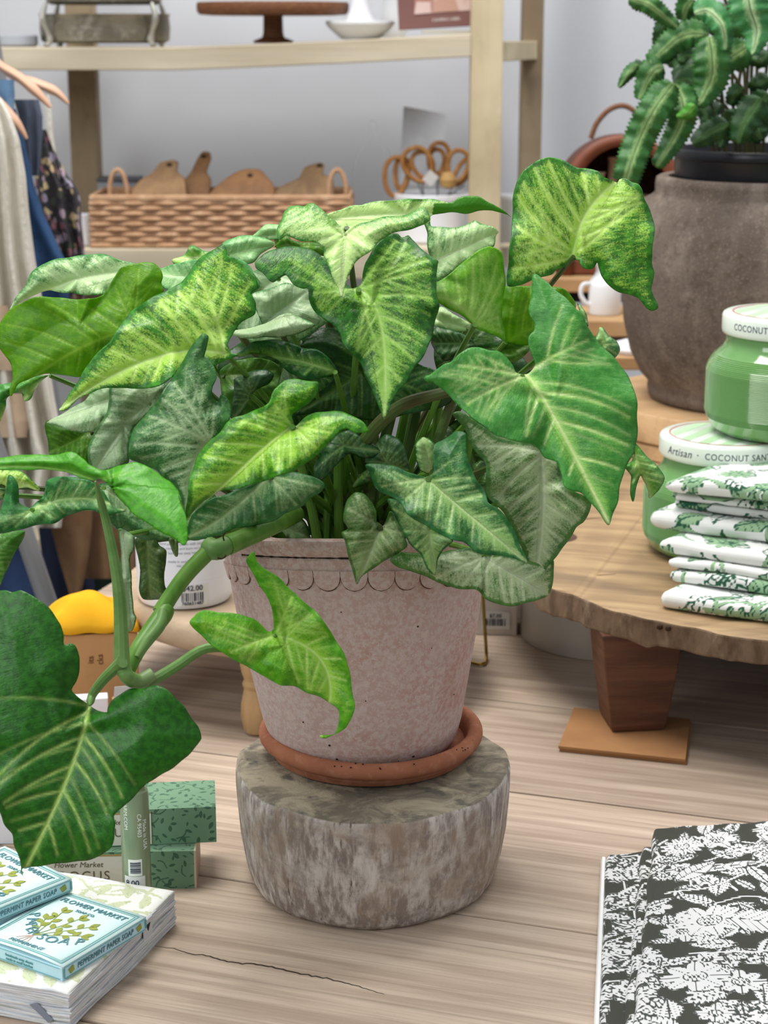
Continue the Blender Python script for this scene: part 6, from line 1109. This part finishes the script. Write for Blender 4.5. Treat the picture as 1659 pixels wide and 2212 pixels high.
def hanger(path, Y, label, r0=.010):
    tip = at_y(*path[-1], Y); H = empty('clothes_hanger', (-.62, Y, RZ), label, 'hanger', 'peach wooden hangers on the clothes rack'); top = np.array([-.62, Y, RZ - .075])
    pts = spline([top] + [at_y(x, y, Y) for x, y in path], 26); n = 26; MB().tube(pts, [r0 * .8] * 3 + list(np.linspace(r0 * .9, r0 * 1.15, 15)) + list(np.linspace(r0 * 1.1, r0 * .35, 8)), 14, flat=.55).build('shoulder', m_hang, H)
    mir = [np.array([2 * top[0] - p[0], p[1], p[2]]) for p in pts]; MB().tube(mir, r0, 12, flat=.55).build('shoulder', m_hang, H)
    MB().tube([top + np.array([0, 0, -.005]), top + np.array([0, 0, .05])] + [np.array([-.62 + .0145 * math.sin(t), Y, RZ - .002 - .0145 * math.cos(t)]) for t in np.linspace(.0, 4.3, 16)], .0022, 8).build('hook', m_rail, H)
hanger([(-20, 128), (40, 166), (80, 200), (110, 232)], 2.56, 'peach wooden hanger carrying the blue denim, second behind the linen dress', .011)
hanger([(10, 150), (75, 178), (120, 198), (148, 224)], 2.72, 'peach wooden hanger holding the dark floral dress, deepest on the rack', .011)
hanger([(-40, 180), (10, 232), (40, 270), (58, 300)], 2.50, 'peach wooden hanger just behind the white linen dress', .009)
def garment(name, rows, Y, dep, m, parent, label=None, cat=None, pl=5, amp=.012, group=None, nu=60, nv=70, part=None):
    """hanging cloth: rows of (y, x_left, x_right) in photo pixels at distance Y; a closed draped shell with pleats"""
    ys = np.array([r[0] for r in rows], float); V = []; A_ = []
    for j in range(nv):
        y = ys[0] + (ys[-1] - ys[0]) * j / (nv - 1); xl = np.interp(y, ys, [r[1] for r in rows]); xr = np.interp(y, ys, [r[2] for r in rows]); v = j / (nv - 1)
        for i in range(nu):
            t = 2 * math.pi * i / nu; u = .5 - .5 * math.cos(t); side = math.sin(t); pleat = amp * (.25 + v) * math.sin(u * pl * 2 * math.pi + .8 * math.sin(v * 4)) ; d = -side * dep * (.6 + .4 * v) + pleat
            V.append(at_y(xl + (xr - xl) * u, y, Y + d))
    F = [(j * nu + i, j * nu + (i + 1) % nu, (j + 1) * nu + (i + 1) % nu, (j + 1) * nu + i) for j in range(nv - 1) for i in range(nu)] + [list(range(nu))[::-1], [(nv - 1) * nu + i for i in range(nu)]]
    if part: return build(name, V, F, m, parent, angle=70)
    o = build(name, V, F, m, None, loc=tuple(np.mean(V, 0)), angle=70); return tag(o, label, cat, group)
m_lin = mat('cream_linen', 'e0ddd2', [('ccc5b6', 30, .42, .62, .7, (1, 1, .25)), ('e6e3da', 45, .5, .7, .6, (1, 1, .3))], rough=.95, spec=.1, bump=.002, bscale=120); m_beige = mat('beige_linen', 'bda68e', [('ab937a', 30, .4, .6, .5)], rough=.95)
m_den = mat('blue_denim', '223f66', [('2e5078', 25, .4, .62, .6, (1, 1, .3)), ('1a3050', 60, .5, .7, .5)], rough=.9); m_den2 = mat('grey_blue_denim', '566072', [('465062', 20, .4, .6, .6)], rough=.9); m_dl = mat('light_denim', '5d7da0', [('7a98b6', 60, .45, .6, .6)], rough=.9)
def floral_mat():
    t = NT('dark_floral_cloth'); co = t.n('TexCoord').outputs['Object']; v = t.n('TexVoronoi', {'Vector': co, 'Scale': 85.0, 'Randomness': 1.0}); n = t.noise(co, 120, 3.0, .6); cr_ = t.n('ValToRGB', {0: t.n('SeparateColor', {0: v.outputs['Color']}).outputs[0]}); e = cr_.color_ramp.elements
    e[0].color = lin('2c2a2e'); e[0].position = 0; e[1].color = lin('c9b48c'); e[1].position = .85; cr_.color_ramp.interpolation = 'CONSTANT'
    for p_, h in ((.36, '9a94a6'), (.5, '8a5a64'), (.62, '3a4236'), (.72, 'b09aa8')): k = cr_.color_ramp.elements.new(p_); k.color = lin(h)
    c = t.mix(t.ramp(v.outputs['Distance'], .45, .75), cr_.outputs[0], lin('262428')); c = t.mix(t.ramp(n, .52, .62), c, lin('3c3a40')); return t.finish(t.n('BsdfPrincipled', {'Base Color': c, 'Roughness': .9}))
m_flo = floral_mat()
lin_ = garment('linen_dress', [(212, -120, 2), (250, -130, 24), (300, -135, 42), (380, -140, 56), (460, -145, 63), (560, -150, 76), (640, -150, 90), (760, -150, 102), (860, -150, 118), (950, -150, 135), (1000, -150, 150), (1140, -150, 132)], 2.44, .035, m_lin, None, 'cream-white pleated linen dress hanging nearest on the clothes rack', 'dress', 6, .022, nu=110, nv=90)
for nm, rw in (('beige_tier', [(660, -120, 18), (730, -125, 28), (800, -130, 30)]), ('beige_tier', [(850, -120, 62), (910, -125, 66), (945, -130, 58)])): garment(nm, rw, 2.405, .012, m_beige, lin_, part=True, pl=2, amp=.004)
garment('denim_skirt', [(172, -60, 30), (205, -60, 32), (240, -60, 30)], 2.54, .012, m_dl, None, 'light blue denim waistband hung on the second peach hanger', 'garment', 2, .003)
garment('denim_skirt', [(235, -60, 34), (300, -50, 52), (400, -40, 74), (470, -30, 98), (560, -20, 140), (640, -10, 150), (720, -10, 140)], 2.55, .02, m_den, None, 'dark blue denim skirt hanging beside the cream linen dress', 'garment', 3, .008)
garment('grey_jeans', [(215, 30, 84), (250, 40, 92), (300, 45, 92), (380, 52, 84)], 2.60, .014, m_den2, None, 'grey-blue jeans folded over the second hanger, behind the denim skirt', 'garment', 2, .004)
garment('floral_dress', [(280, 80, 100), (320, 78, 118), (370, 76, 140), (410, 76, 168), (440, 78, 176), (480, 90, 176), (530, 110, 182), (600, 115, 184), (680, 118, 182)], 2.70, .03, m_flo, None, 'dark multicolour floral dress hanging next to the shelf post', 'dress', 3, .010)
garment('cream_strap', [(205, 92, 106), (250, 98, 112), (300, 102, 116), (350, 110, 124), (392, 124, 132)], 2.69, .004, m_lin, None, 'narrow cream strap hanging along the floral dress', 'garment', 1, .001)
m_brn = mat('brown_suede', '8a6a4c', [('75583e', 12, .4, .62, .6), ('9d7c5c', 18, .5, .7, .5)], rough=.95); m_nav = mat('navy_cloth', '1c2438', [('263050', 14, .4, .6, .5)], rough=.95); m_dgr = mat('dark_green_cloth', '1a3228', rough=.95); m_bl2 = mat('blue_cloth', '3c5078', [('2e4064', 14, .4, .6, .5)], rough=.95)
garment('brown_jacket', [(1060, 175, 290), (1150, 178, 292), (1240, 176, 292), (1250, 178, 290)], 2.62, .02, m_brn, None, 'brown suede garment hanging low, right of the slanted rack leg', 'garment', 2, .006)
garment('brown_jacket', [(1060, 120, 200), (1140, 110, 198), (1210, 128, 190), (1270, 146, 178), (1292, 152, 170)], 2.57, .015, m_brn, None, 'pointed brown suede front panel hanging low beside the rack leg', 'garment', 1, .006)
garment('navy_trousers', [(1040, 70, 185), (1200, 90, 200), (1420, 100, 215)], 2.70, .02, m_nav, None, 'navy trousers hanging low behind the brown suede garments', 'garment', 2, .008)
garment('green_skirt', [(1150, 180, 300), (1300, 170, 300), (1420, 170, 300)], 2.76, .02, m_dgr, None, 'dark green skirt hanging low behind the yellow cloth', 'garment', 2, .008)
garment('blue_jeans', [(1040, -80, 70), (1150, -80, 72), (1420, -80, 92)], 2.53, .02, m_bl2, None, 'blue jeans hanging low at the left edge, behind the trailing leaves', 'garment', 2, .008)
MB().tube([(-.62, 2.40, .036), (-.40, 2.60, .036), (-.34, 2.80, .036)], .008, 10).build('lower_rail', m_rail, ck2)
